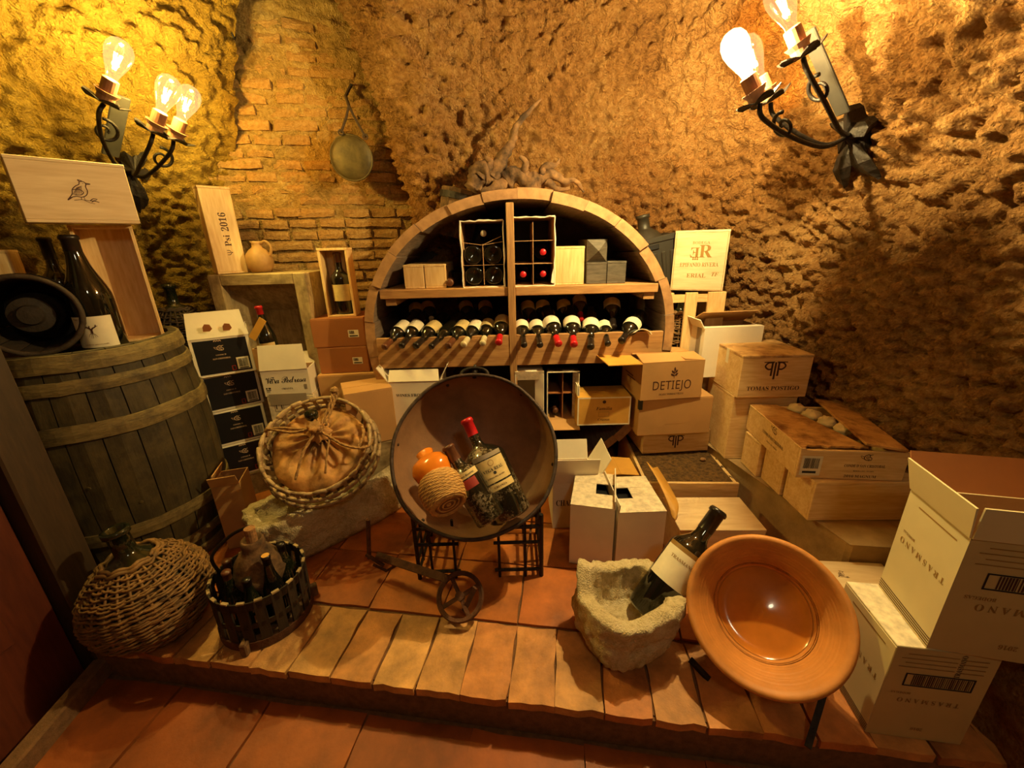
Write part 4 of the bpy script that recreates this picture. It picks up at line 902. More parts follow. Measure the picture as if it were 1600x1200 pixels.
vine2 = lambda cx, cy, s: join2(*[sstroke([(cx + x * s, cy + y * s) for x, y in p], [w * s * (1 - .5 * i / (len(p) * 5 - 5)) for i in range(len(p) * 5 - 4)]) for p, w in (
    ([(0, -.2), (.0, .1), (-.1, .3), (-.4, .55), (-.62, .66)], .22), ([(0, .1), (.15, .35), (.42, .5), (.5, .75)], .18), ([(-.1, .3), (-.12, .55), (-.05, .66)], .14), ([(-.4, .55), (-.5, .8)], .09), ([(.4, .5), (.66, .62)], .08),
    ([(0, -.2), (-.3, -.4), (-.4, -.7)], .05), ([(0, -.2), (.0, -.5), (-.05, -.85)], .05), ([(0, -.2), (.25, -.42), (.4, -.72)], .05), ([(0, -.2), (-.15, -.5), (-.2, -.8)], .03), ([(0, -.2), (.16, -.5), (.2, -.8)], .03))])
bb = F(172, 543, BT); tip = P(121, 366, bb.y)
RB_ = .065
bottle('wine_bottle', 'large dark bottle with a white vine label standing on the oak barrel', (bb.x - .01, bb.y + .0, BT + .002), (0, 0, 1), RB_, tip.z - BT - .004, 'glass', 'capblack', 'burgundy',
       lab=[(.03, .31, 1.0, 'paper')], face=(.42, -1, 0), prints=[(vine2(.0, 0, .030), .18, 'brand'), (at2(textw('Viñas viejas', .05, 'plain'), -.03, 0), .285, 'goldink'), (at2(textw('vendimia seleccionada', .07, 'plain'), .0, 0), .06, 'goldink')], cat='bottle')
q = P(78, 400, 1.66); bottle('wine_bottle', 'unlit dark bottle standing behind the tub on the oak barrel', (P(78, 400, 1.66).x, 1.66, BT + .002), (0, 0, 1), .05, .40, 'glass', 'capblack')
# tub lying on its side, its open end towards the room
tr_ = .135; tc = F(50, 492, BT + .145); ax = Vector((.75, -1, .05)).normalized()
tub = thing('wooden_tub', 'dark wooden tub lying on its side at the left edge of the barrel top', 'tub', tc, rot=frame(ax, (0, 0, -1)))
for k in range(16):
    a0 = 2 * math.pi * k / 16; a1 = a0 + 2 * math.pi / 16 - .02
    V = []
    for (z, r) in ((-.20, tr_ * .80), (-.05, tr_ * .95), (.05, tr_)):
        for (a, rr) in ((a0, r), (a1, r), (a1, r - .014), (a0, r - .014)): V.append((rr * math.cos(a), rr * math.sin(a), z))
    mesh('stave', (V, [(i * 4 + q, i * 4 + (q + 1) % 4, i * 4 + 4 + (q + 1) % 4, i * 4 + 4 + q) for i in range(2) for q in range(4)] + [(3, 2, 1, 0), (8, 9, 10, 11)]), 'darkwood', tub)
mesh('tub_bottom', lathe([(0, -.16), (tr_ * .8, -.16), (tr_ * .8, -.18), (0, -.18)], 24), 'darkwood', tub)
for z0, rr in ((-.15, .85), (-.02, .97)): mesh('hoop', lathe([(tr_ * rr, z0), (tr_ * rr + .004, z0), (tr_ * (rr + .03) + .004, z0 + .025), (tr_ * (rr + .03), z0 + .025)], 28), 'iron', tub)
mesh('rim_rope', tube([((tr_ - .006) * math.cos(2 * math.pi * k / 40), (tr_ - .006) * math.sin(2 * math.pi * k / 40), .052 + .003 * math.sin(k * 2.1)) for k in range(40)], .009, 6, closed=True), 'wickerdark', tub, smooth=True)
mesh('round_plug', lathe([(.0, .03), (.03, .028), (.035, .012), (.058, .008), (.062, -.03), (.072, -.05), (.074, -.16), (0, -.16)], 26), 'darkwood', tub, smooth=False)
wood_case('pine_case', 'pine case end at the left picture edge behind the dark tub', B(-1.90, 1.56, BT, .14, .10, .36, .6), 'pinez')
# dark demijohn in the corner on a cask, behind the barrel
def demijohn(name, label, loc, R, Hh, wm, rows, neck=True, squash=1.0, gl='green', rot=None, wk=True, seed=1, tilt=0, neckh=.10, sub=1):
    o = thing(name, label, 'demijohn', loc, rot=rot)
    prof = lambda t: R * (max(0.02, math.sin(math.pi * min(1, .13 + .85 * t))) ** .62)
    nr = R * .17
    pb = [(0, .005)] + [(prof(t) * .94, Hh * t) for t in np.linspace(0.02, .93, 12)] + [(nr * 1.5, Hh * .98), (nr, Hh * 1.02), (nr, Hh * 1.02 + neckh * .7), (nr * 1.25, Hh * 1.02 + neckh * .72), (nr * 1.25, Hh * 1.02 + neckh * .9), (nr * .8, Hh * 1.02 + neckh * .9), (nr * .7, Hh * 1.02 + neckh * .5), (0, Hh * 1.02 + neckh * .5)]
    mesh('glass_jar', lathe(pb, 30), gl, o, smooth=True)
    r_ = random.Random(seed); nrib = 26; strands = []
    for k in range(rows):
        t = .015 + .90 * k / rows; z = Hh * t; rr = prof(t); pts = []; m = nrib * 3; ph = (k % 2) * math.pi; ti = r_.uniform(-.008, .008); p2 = r_.uniform(0, 6)
        for i in range(m):
            a = 2 * math.pi * i / m; w_ = .006 * math.cos(a * nrib / 2 + ph)
            pts.append(((rr + w_) * math.cos(a), (rr + w_) * math.sin(a), z + ti * math.sin(a + p2) + .003 * math.sin(3 * a + p2) + r_.uniform(-.0015, .0015)))
        strands.append(tube(pts, (.0045 * R / .2 + .0010) * min(1, 44 / rows), 5, closed=True))
    m_ = mesh('wicker_strands', join(*strands), wm, o, smooth=True); m_['kind'] = 'stuff'
    ribs = [tube([(prof(t) * math.cos(2 * math.pi * k / nrib), prof(t) * math.sin(2 * math.pi * k / nrib), Hh * t) for t in np.linspace(.02, .93, 9)], .0045, 5) for k in range(nrib)]
    m_ = mesh('wicker_ribs', join(*ribs), wm, o, smooth=True); m_['kind'] = 'stuff'
    rr = prof(.915)
    for z_, q_ in ((.925, 0), (.945, .01)): mesh('wicker_collar', tube([((rr - q_ + .004 * math.cos(9 * a)) * math.cos(a), (rr - q_ + .004 * math.cos(9 * a)) * math.sin(a), Hh * z_ + .004 * math.sin(9 * a)) for a in np.linspace(0, 2 * math.pi, 60, endpoint=False)], .007, 6, closed=True), wm, o, smooth=True)
    return o
sup = thing('small_cask', 'small dark cask in the left corner carrying a dark demijohn', 'cask', (-1.72, 2.13, 0))
for k in range(14):
    a0 = 2 * math.pi * k / 14; a1 = a0 + 2 * math.pi / 14 - .02; V = []
    for (z, r) in ((0, .14), (.37, .165), (.74, .14)):
        for (a, rr) in ((a0, r), (a1, r), (a1, r - .02), (a0, r - .02)): V.append((rr * math.cos(a), rr * math.sin(a), z))
    mesh('stave', (V, [(i * 4 + q, i * 4 + (q + 1) % 4, i * 4 + 4 + (q + 1) % 4, i * 4 + 4 + q) for i in range(2) for q in range(4)] + [(3, 2, 1, 0), (8, 9, 10, 11)]), 'darkwood', sup)
mesh('cask_head', lathe([(0, .725), (.122, .725), (.122, .70), (0, .70)], 24), 'darkwood', sup)
for z0 in (.1, .62): mesh('hoop', lathe([(.150, z0), (.156, z0), (.156, z0 + .03), (.150, z0 + .03)], 28), 'iron', sup)
demijohn('wicker_demijohn', 'dark wicker demijohn in the shadow between the oak barrel and the hopper', (-1.72, 2.13, .742), .145, .30, 'wickerdark', 20, seed=4, neckh=.11)
# front demijohn
demijohn('wicker_demijohn', 'big round wicker demijohn on the step at the lower left', (F(236, 912, .19).x, F(236, 912, .19).y, .004), .185, .33, 'wicker', 50, rot=frame((-.10, -.02, 1)), seed=7, neckh=.10)
# ------------------------------------------------------------------ printed white cartons in a stack
Y0 = 1.92
def logo_cs(cx, cy, s):
    q = lambda pts, w: sstroke([(cx + x * s, cy + y * s) for x, y in pts], w * s)
    return join2(q([(.35, .30), (.10, .42), (-.28, .2), (-.30, -.15), (0, -.35), (.35, -.2)], .10), q([(.62, .42), (.35, .35), (.30, .12), (.55, -.08), (.5, -.34), (.15, -.42)], .09),
                 q([(.05, .18), (-.08, .05), (.02, -.12), (.2, -.02), (.1, .14)], .07), q([(-.35, .1), (-.75, .25), (-.6, -.05), (-.3, -.2)], .05))
spec = [((308, 590), (402, 578), (290, 530)), ((328, 648), (413, 628), (312, 597)), ((339, 698), (421, 677), (328, 651)), ((352, 750), (432, 727), (339, 701))]
nmz = ['topmost', 'second from top', 'third from top', 'lowest']
ztop = None; fs = []
for k, (bl, br, tl) in enumerate(spec):
    zz = P(*bl, Y0).z; f = fit(bl, br, tl, .25, z=zz); fs.append(f)
zb = fs[3]['loc'][2]; hs = (fs[0]['loc'][2] + fs[0]['h'] - zb) / 4 - .002
for k in (3, 2, 1, 0):
    f = fs[k]; f['h'] = hs - .001; f['loc'] = (f['loc'][0], f['loc'][1], zb + (3 - k) * (hs + .001)); f['w'] = .245; f['d'] = .17; f['yaw'] = .62 + (-.06, .05, .0, 0)[k]
    lb = 'white carton with black printed front, %s in the stack beside the oak barrel' % nmz[k]
    o = carton('printed_carton', lb, f, 'white', closed=(k > 0), group='black-printed white cartons', flaps=[('front', 101, .125, 'white', .05), ('back', 80, .1), ('right', 95, .03)] if k == 0 else ())
    w_, d_, h_ = dims(f)
    bp_ = printed(o, dims(f), 'front', rect(w_ * .055, h_ * .06, w_ * .945, h_ * .945), 'black', 'printed_black_panel')
    printed(bp_, dims(f), 'front', logo_cs(w_ * .47, h_ * .72, h_ * .15), 'paleprint', 'printed_emblem', .0014)
    printed(bp_, dims(f), 'front', stroke([(w_ * (.40 + .02 * i), h_ * (.90 + .03 * (i % 2))) for i in range(7)], .004), 'paleprint', 'printed_emblem', .0014)
    printed(bp_, dims(f), 'front', join2(at2(textw('CONDE D', w_ * .17, 'serif'), w_ * .47, h_ * .545), at2(textw('SAN CRISTOBAL', w_ * .30, 'serif', 1.2), w_ * .47, h_ * .45)), 'paleprint', lift=.0014)
    bl_ = printed(o, dims(f), 'front', rect(w_ * .70, h_ * .10, w_ * .915, h_ * .42), 'paper', 'barcode_label', .0013)
    printed(bl_, dims(f), 'front', join2(barcode2(w_ * .73, h_ * .16, w_ * .89, h_ * .38), rect(w_ * .73, h_ * .115, w_ * .89, h_ * .14)), 'ink', 'barcode', .0018)
    printed(bp_, dims(f), 'front', frame2(w_ * .60, h_ * .09, w_ * .67, h_ * .22, .003), 'redprint', 'printed_emblem', .0014)
    if k == 0:
        top = o
# torn glue marks on the raised flap
w_, d_, h_ = dims(fs[0])
for (u, v) in ((.36, .055), (.68, .05)):
    m = printed(top, dims(fs[0]), 'front', poly([(w_ * u + x, h_ + v + y) for x, y in ((-.018, -.016), (.008, -.018), (.02, -.006), (.014, .016), (-.006, .02), (-.016, .006))]), 'carddark', 'glue_tear', lift=.009)
    m.matrix_local = Matrix.Translation((0, 0, h_)) @ Matrix.Rotation(math.radians(11), 4, 'X') @ Matrix.Translation((0, 0, -h_))
wood_case('plain_crate', 'old wooden crate under the stack of black-printed cartons', B(fs[3]['loc'][0] + .0, fs[3]['loc'][1], .002, .26, .18, zb - .004, fs[3]['yaw']), 'grey')
# ------------------------------------------------------------------ Pedrosa cartons
f = fit((415, 620), (487, 612), (408, 580), .12, yL=1.95, yR=1.98); f['h'] = P(408, 580, 1.95).z - f['loc'][2]
zP = f['loc'][2]
o = carton('white_carton', 'white carton with script lettering and a raised flap beside the black-printed stack', f, 'white', flaps=[('front', 97, .125, 'white', .04), ('back', 80, .06)])
w_, d_, h_ = dims(f)
printed(o, dims(f), 'front', at2(textw('Viña Pedrosa', w_ * .86, 'script', 1.25), w_ * .50, h_ * .62), 'ink'); printed(o, dims(f), 'front', at2(textw('CRIANZA', w_ * .24, 'serif'), w_ * .50, h_ * .27), 'ink')
printed(o, dims(f), 'front', join2(rect(w_ * .05, h_ * .22, w_ * .15, h_ * .25), rect(w_ * .05, h_ * .28, w_ * .08, h_ * .34), rect(w_ * .10, h_ * .28, w_ * .15, h_ * .34), rect(w_ * .05, h_ * .16, w_ * .12, h_ * .18)), 'ink', 'printed_marks')
printed(o, dims(f), 'front', barcode2(w_ * .86, h_ * .2, w_ * .93, h_ * .40, 6), 'greytape', 'barcode')
mesh('tape', xf(bx(-w_ * .42, w_ * .38, -.004, -.002, -.05, .01), Matrix.Rotation(.03, 4, 'Y')), 'greytape', o)
f2 = dict(f); f2['h'] = .20; f2['loc'] = (f['loc'][0] + .005, f['loc'][1], zP - .202)
o = carton('white_carton', 'white carton marked 11 under the script-lettered carton', f2, 'dirtywhite', closed=True)
printed(o, dims(f2), 'front', join2(at2(text2d('11', .05, 'plain'), f2['w'] * .22, f2['h'] * .74), frame2(f2['w'] * .12, f2['h'] * .58, f2['w'] * .32, f2['h'] * .9, .002)), 'ink')
carton('brown_carton', 'brown carton at the foot of the white script-lettered pile', B(f['loc'][0] + .005, f['loc'][1] + .01, .002, f['w'] + .01, .115, zP - .206, f['yaw']), 'card', closed=True)
# ------------------------------------------------------------------ weathered hopper
HYY = 2.10; tl = P(322, 430, HYY); trr = P(476, 428, HYY); brr = P(512, 600, HYY)
hx0, hx1, hz1, hz0 = tl.x, trr.x, tl.z, .60
hw, hh = hx1 - hx0, hz1 - hz0
hop = thing('wooden_hopper', 'weathered square wooden hopper frame with sloping inner boards, under the tall pine board', 'hopper', ((hx0 + hx1) / 2, HYY, hz0)); hd = .26; bw = .062
for s in (-1, 1):
    mesh('frame_post', bx(s * hw / 2 - (bw if s > 0 else 0), s * hw / 2 + (0 if s > 0 else bw), 0, .05, 0, hh), 'grey', hop, bevel=.004)
    mesh('side_board', bx(s * hw / 2 - (.02 if s > 0 else 0), s * hw / 2 + (0 if s > 0 else .02), .05, hd, 0, hh), 'grey', hop, bevel=.003)
mesh('frame_rail', bx(-hw / 2 + bw, hw / 2 - bw, .0, .05, hh - .055, hh), 'greyx', hop, bevel=.004); mesh('frame_rail', bx(-hw / 2 + bw, hw / 2 - bw, .0, .05, 0, .05), 'greyx', hop, bevel=.004)
mesh('top_board', bx(-hw / 2 + .02, hw / 2 - .02, .05, hd, hh - .02, hh), 'greyx', hop, bevel=.003)
ix, iz0, iz1 = hw / 2 - .03, .03, hh - .05; jx, jz0, jz1 = .10, .15, hh - .19; dy0, dy1 = .055, .17
def quadslab(q, t=.012):
    a = [Vector(p) for p in q]; nn = (a[1] - a[0]).cross(a[2] - a[0]).normalized() * t
    V = [tuple(p) for p in a] + [tuple(p + nn) for p in a]
    return V, [(3, 2, 1, 0), (4, 5, 6, 7), (0, 1, 5, 4), (1, 2, 6, 5), (2, 3, 7, 6), (3, 0, 4, 7)]
for q in (((ix, dy0, iz0), (ix, dy0, iz1), (jx, dy1, jz1), (jx, dy1, jz0)), ((-ix, dy0, iz1), (-ix, dy0, iz0), (-jx, dy1, jz0), (-jx, dy1, jz1)), ((ix, dy0, iz1), (-ix, dy0, iz1), (-jx, dy1, jz1), (jx, dy1, jz1)), ((-ix, dy0, iz0), (ix, dy0, iz0), (jx, dy1, jz0), (-jx, dy1, jz0))):
    mesh('sloping_board', quadslab(q), 'grey', hop)
mesh('back_board', bx(-jx - .02, jx + .02, dy1, dy1 + .014, jz0 - .02, jz1 + .02), 'grey', hop)
mesh('inner_step', bx(-.02, .14, .10, .22, .05, .16), 'grey', hop, bevel=.004)
# bottle in a small carton in the hopper
fx = P(418, 545, 2.02); f = B(fx.x + .01, 2.0, P(430, 560, 2.0).z - .06, .16, .09, .11, -.05)
bt = P(404, 478, 2.06); bb_ = (f['loc'][0] - .005, 2.045, f['loc'][2] + .004)
o = carton('small_carton', 'small low brown carton holding a banded bottle inside the hopper', f, 'card'); 
axb = Vector((bt.x - bb_[0], .01, bt.z - bb_[2]))
bo = bottle('wine_bottle', 'round-shouldered dark bottle with a gold-banded red top in the hopper', bb_, axb, .042, axb.length, 'glass', 'capred', 'burgundy', lab=[(.30, .42, 1.2, 'oldpaper')])
wood_case('plank_stand', 'low plank stand carrying the hopper', B(hop.location.x - .02, HYY + .0, .002, hw * .86, .26, hz0 - .004), 'greyx')
o = thing('gold_card', 'gold card slip leaning across the bottle neck in the hopper', 'card', P(400, 515, 1.99)); mesh('slip', bar((-.03, 0, -.045), (.045, 0, .05), .036, .003, up=(0, 1, 0)), 'cardgold', o)
# tall Psi board and clay jug on the hopper
f = fit((341, 428), (389, 430), (305, 288), .07, yL=2.11, yR=2.21); f['loc'] = (f['loc'][0], f['loc'][1], hz1 + .002)
o = wood_case('pine_magnum_case', 'tall narrow pine case printed Psi 2016 standing on the weathered hopper', f, 'pinez'); w_, d_, h_ = dims(f)
printed(o, dims(f), 'front', join2(at2(text2d('Ψ', h_ * .085, 'plain'), w_ * .55, h_ * .25, math.pi / 2), at2(textw('Psi', h_ * .13, 'serif', 1.0), w_ * .55, h_ * .39, math.pi / 2), at2(textw('2016', h_ * .21, 'serif', 1.15), w_ * .55, h_ * .605, math.pi / 2)), 'brand')
jp = P(405, 428, 2.2); o = thing('clay_jug', 'small buff clay jug beside the tall pine case on the hopper', 'jug', (jp.x + .0, 2.23, hz1 + .002))
mesh('body', lathe([(0, 0), (.045, 0), (.058, .02), (.064, .05), (.060, .085), (.04, .11), (.024, .122), (.022, .14), (.028, .152), (.024, .152), (.018, .14), (.018, .12), (0, .11)], 24), 'jug', o, smooth=True)
mesh('handle', tube(spline([(.022, 0, .14), (.05, 0, .15), (.072, 0, .12), (.06, 0, .08)], 6), .007, 7), 'jug', o, smooth=True)
# ------------------------------------------------------------------ bottle box and cartons
f1 = fit((502, 584), (578, 578), (500, 543), .24, yL=2.08, yR=2.10)
o = carton('brown_carton', 'brown carton with a small white sticker, lower of the two by the vat', f1, 'carddark', closed=True); zt = f1['loc'][2] + f1['h'] + .001
stk = lambda o, f: printed(printed(o, dims(f), 'front', rect(f['w'] * .68, f['h'] * .32, f['w'] * .88, f['h'] * .58), 'paper', 'sticker'), dims(f), 'front', join2(barcode2(f['w'] * .70, f['h'] * .44, f['w'] * .80, f['h'] * .55, 6), rect(f['w'] * .7, f['h'] * .35, f['w'] * .86, f['h'] * .39)), 'ink', 'sticker_print', .0012)
stk(o, f1)
f2 = dict(f1); f2['h'] = P(497, 499, 2.08).z - zt; f2['loc'] = (f1['loc'][0] - .004, f1['loc'][1], zt); f2['w'] += .01; f2['yaw'] = f1['yaw'] + .02
o = carton('brown_carton', 'brown carton with a small white sticker, under the bottle in its wooden box', f2, 'carddark', closed=True); stk(o, f2)
zt = f2['loc'][2] + f2['h'] + .001
f = fit((513, 499), (557, 495), (499, 391), .12, yL=2.12, yR=2.14); f['loc'] = (f['loc'][0], f['loc'][1], zt)
wood_case('bottle_display_box', 'open pine box with one labelled bottle standing on the two brown cartons', f, 'pinez', open_front=True, t=.012)
x_, y_, z_ = f['loc']; bottle('wine_bottle', 'dark bottle with a plain cream label standing in the open pine display box', (x_, y_ + .055, z_ + .013), (0, 0, 1), min(.048, f['w'] / 2 - .016), f['h'] - .035, 'glass', 'capbrown', lab=[(.22, .49, 1.25, 'oldpaper')], face=(.3, -1, 0), caplen=.16)
carton('brown_carton', 'wide worn carton carrying the two stickered brown cartons', B(f1['loc'][0] + .02, f1['loc'][1] - .03, .30, f1['w'] + .06, .30, f1['loc'][2] - .302, f1['yaw']), 'card', closed=True)
wood_case('plain_crate', 'plain crate on the floor left of the vat foot', B(f1['loc'][0] + .02, f1['loc'][1] - .03, .002, .36, .32, .296, f1['yaw']), 'grey')
f = fit((566, 668), (612, 655), (556, 615), .2, yL=1.80, yR=1.86)
carton('brown_carton', 'brown carton between the basket and the foot of the vat', dict(f, loc=(f['loc'][0] - .02, f['loc'][1], f['loc'][2] - .1), h=f['h'] + .1, w=.22), 'card', closed=True)
wood_case('plain_crate', 'low crate holding a brown carton behind the basket', B(f['loc'][0] - .02, f['loc'][1] + .005, .002, .21, .19, f['loc'][2] - .104, f['yaw']), 'greyx')
pn_ = P(549, 247, 2.42)
# ------------------------------------------------------------------ hanging pan on the brick wall
pan = thing('hanging_pan', 'round tarnished metal pan lid hanging by a strap on the brick wall', 'pan', pn_, rot=frame((.05, -1, -.12), (0, 0, -1)))
mesh('pan_body', lathe([(0, .018), (.05, .017), (.085, .012), (.102, .004), (.108, -.004), (.104, -.012), (.09, -.022), (0, -.026)], 36, cap=False), 'pan', pan, smooth=True)
mesh('rim', tube([(.106 * math.cos(2 * math.pi * k / 40), .106 * math.sin(2 * math.pi * k / 40), -.002) for k in range(40)], .005, 6, closed=True), 'pan', pan, smooth=True)
inv = pan.matrix_basis.inverted(); nail = P(548, 138, 2.52)
for (px_, py_) in ((533, 207), (571, 214)):
    q = P(px_, py_, 2.40); mesh('strap', tube([inv @ q, inv @ P((px_ + 2 * 545) / 3, 183, 2.43), inv @ P(545, 165, 2.45)], .006, 6), 'leather', pan); mesh('strap_loop', tube([inv @ (q + Vector((.012 * math.cos(a), -.004, .012 * math.sin(a)))) for a in np.linspace(0, 6.28, 10, endpoint=False)], .004, 6, closed=True), 'leather', pan)
mesh('hanging_cord', tube([inv @ P(545, 165, 2.45), inv @ P(540, 150, 2.47), inv @ P(549, 132, 2.50)], .008, 7), 'leather', pan)
mesh('nail', tube([inv @ P(549, 133, 2.46), inv @ P(549, 132, 2.62)], .005, 6), 'iron', pan)
# iron chain on the wall crack
ch = thing('iron_chain', 'short dark iron chain hanging at the top of the left wall crack', 'chain', P(350, -20, 2.28))
for k in range(6):
    c = Vector((0, 0, -.033 * k)); s = k % 2
    mesh('chain_link', tube([c + Vector(((.011 * math.cos(a)) * (1 - s), (.011 * math.cos(a)) * s, .021 * math.sin(a))) for a in np.linspace(0, 6.28, 14, endpoint=False)], .0045, 6, closed=True), 'iron', ch, smooth=True)
# ================================================================== CENTRE
# ------------------------------------------------------------------ stone troughs
def stone_vessel(name, label, cat, loc, yaw, a, b, h, wall, depth, pw=3.0, amp=.012, seed=0, rim=None, taper=.9, nu=150):
    u = np.linspace(0, 2 * np.pi, nu, endpoint=False); c, s = np.cos(u), np.sin(u)
    sr = (np.abs(c) ** pw + np.abs(s) ** pw) ** (-1 / pw)
    prof = [(.02, 0.0, 1), (.5, 0.0, 1), (.92, 0.0, 1), (.99, .03 * h / .25, 1)] + [(1.0, h * t, 1) for t in np.linspace(.2, .93, 16)] + [(.985, h * .985, 1)]
    rows = []
    for (q, z, _) in prof:
        k = taper + (1 - taper) * z / h; rows.append((a * q * k * sr * c, b * q * k * sr * s, np.full(nu, z)))
    for q in (.0, .35, .7, 1.0): rows.append(((a - .012 - (wall - .012) * q) * sr * c, (b - .012 - (wall - .012) * q) * sr * s, np.full(nu, h * (1.0 if q < 1 else .975))))
    for t in np.linspace(.1, 1, 9): 
        k = 1 - .28 * t ** 2; rows.append(((a - wall) * k * sr * c, (b - wall) * k * sr * s, np.full(nu, h * .97 - depth * t)))
    for k in (.5, .2, .01): rows.append(((a - wall) * .72 * k * sr * c, (b - wall) * .72 * k * sr * s, np.full(nu, h * .97 - depth)))
    X = np.stack([np.stack(r, -1) for r in rows], 1)   # nu, nv, 3
    if rim is not None: 
        zz = X[..., 2]; fac = np.clip(zz / h, 0, 1) ** 3; X[..., 2] = zz + rim(u)[:, None] * fac
    Pp = X.reshape(-1, 3) + seed * 3.1
    cen = np.stack([X[..., 0], X[..., 1], (X[..., 2] - h * .4)], -1); cen /= np.linalg.norm(cen, axis=-1)[..., None] + 1e-6
    d = amp * fbm(Pp * 7, 3) + amp * .55 * (.5 - worley(Pp * 30)) + amp * .5 * fbm(Pp * 34, 3)
    fl = (X[..., 2] > .004).reshape(-1)
    X = X + cen * (d * fl).reshape(nu, -1)[..., None]
    V = X.reshape(-1, 3); nv = X.shape[1]
    o = npmesh(name, V, gridfaces(nu, nv, True), 'stone'); o.location = loc; o.rotation_euler = (0, 0, yaw)
    return tag(o, label, cat)
def bump_(c, wdt, amt): return lambda u: amt * np.exp(-(((u - c + np.pi) % (2 * np.pi) - np.pi) / wdt) ** 2)
tc_ = (F(470, 885, 0) + F(640, 795, 0)) / 2; td = (F(640, 795, 0) - F(470, 885, 0)).normalized(); tn = Vector((-td.y, td.x, 0))
tc2 = tc_ + tn * .16 + td * -.02
stone_vessel('stone_trough', 'long rough limestone trough under the round basket', 'trough', (tc2.x, tc2.y, .004), math.atan2(td.y, td.x), .38, .165, .235, .05, .12, 4.0, .030, 1,
             lambda u: .02 * np.cos(u) - .008 * np.sin(3 * u) + .012 * np.sin(5 * u), .94, 200)
mc = F(991, 1058, 0); MO = Vector((mc.x + .004, mc.y + .150, .003))
stone_vessel('stone_mortar', 'small square limestone mortar holding a tilted bottle in the right foreground', 'mortar', MO, .35, .162, .145, .195, .048, .120, 3.0, .024, 5,
             lambda u: bump_(2.3, .30, .05)(u) + .008 * np.sin(4 * u), .90, 150)
# bottle tilted in the mortar
mb0 = P(1014, 950, MO.y + .01); mb1 = P(1124, 797, MO.y + .13); axm = (mb1 - mb0)
bottle('wine_bottle', 'large dark bottle with a cream label leaning in the stone mortar', mb0 + axm.normalized() * -.02, axm, .070, axm.length + .02, 'glass', 'capblack', lab=[(.30, .565, 1.15, 'paper'), (.565, .60, 1.15, 'goldink')], face=(-.35, -.8, .8), n=32,
       prints=[(at2(textw('TRASMANO', .085, 'serif'), 0, 0), .50, 'goldink'), (stroke([(-.05, 0), (.05, 0)], .0012), .345, 'goldink')])
# ------------------------------------------------------------------ round split-wood basket with a wineskin
bc = P(494, 692, 1.60); bn = Vector((.10, -.62, .78)).normalized(); bk_ = thing('split_wood_basket', 'round basket of split wood strips with three stacked rims lying on the limestone trough', 'basket', bc, rot=frame(bn, (0, -1, -.5)))
RBK = .225; rbk = random.Random(12)
seg = {}
for q, (z, rr) in enumerate(((.0, 1.0), (-.05, 1.06), (-.10, 1.10))):
    R = RBK * rr
    mesh('rim', tube([(R * math.cos(2 * math.pi * k / 60), R * math.sin(2 * math.pi * k / 60), z + .004 * math.sin(k * .9 + q)) for k in range(60)], .0075, 7, closed=True), 'split', bk_, smooth=True)
    nw = 20
    for k in range(nw):
        a = 2 * math.pi * (k + .5 * (q % 2)) / nw; key = k % 3
        if key not in seg:
            s_ = .013 + .006 * key; seg[key] = mesh('wrapping_strip', join(xf(tube([(0, -s_, 0), (0, -s_ * .5, .001), (0, s_ * .5, -.001), (0, s_, 0)], .012, 7, rs=[.010, .0125, .0125, .0105]), Matrix.Identity(4))), 'split', bk_, smooth=True); so = seg[key]
        else:
            so = bpy.data.objects.new('wrapping_strip', seg[key].data); COL.objects.link(so); so.parent = bk_
        so.location = (R * math.cos(a), R * math.sin(a), z + rbk.uniform(-.003, .003)); so.rotation_euler = (rbk.uniform(-.15, .15), rbk.uniform(-.2, .2), a); so.scale = (.78, rbk.uniform(1.0, 1.5), 1.12)
for k in range(30):
    a = 2 * math.pi * k / 30; r0, r1 = RBK * 1.0, RBK * .80; w_ = .014
    pts = [(r0 * math.cos(a), r0 * math.sin(a), .004), (RBK * 1.02 * math.cos(a), RBK * 1.02 * math.sin(a), -.06), (RBK * .95 * math.cos(a), RBK * .95 * math.sin(a), -.10), (r1 * math.cos(a), r1 * math.sin(a), -.135)]
    V = []
    t_ = Vector((-math.sin(a), math.cos(a), 0))
    for p in pts:
        for s in (-1, 1): V.append(tuple(Vector(p) + t_ * s * w_ * .6))
    m_ = mesh('upright_strip', (V, [(2 * i, 2 * i + 1, 2 * i + 3, 2 * i + 2) for i in range(3)]), 'split', bk_); sd = m_.modifiers.new('solid', 'SOLIDIFY'); sd.thickness = .003
mesh('basket_bottom', lathe([(0, -.137), (RBK * .82, -.135), (RBK * .82, -.142), (0, -.142)], 36), 'split', bk_)
# tied wineskin
ws = thing('wineskin', 'tied hide wineskin with a stoppered neck lying inside the split-wood basket', 'wineskin', bc, rot=frame(bn, (0, -1, -.5)))
u = np.linspace(0, 2 * np.pi, 96, endpoint=False); t = np.linspace(0, 1, 26); U, T = np.meshgrid(u, t, indexing='ij')
rad_ = RBK * .90 * np.sin(np.pi * (.03 + .62 * (1 - T))) ** .8 * (1 - .02 * np.cos(U))
pleat = (T ** 2.6) * .015 * np.sin(13 * U + 2 * np.sin(2 * U)) 
Z = -.10 + .062 * np.sin(np.pi / 2 * np.minimum(1, T * 1.15)) + pleat
X = np.stack([rad_ * np.cos(U), rad_ * np.sin(U) , Z], -1); Dp = .030 * fbm(X.reshape(-1, 3) * 9 + 4, 3).reshape(U.shape); X[..., 2] += Dp * np.minimum(1, 3 * (1 - T) + .2)
X[..., 1] += .045 * T ** 1.5; X[..., 0] += .0 * T
npmesh('hide_body', X.reshape(-1, 3), gridfaces(96, 26, True), 'hide', ws)
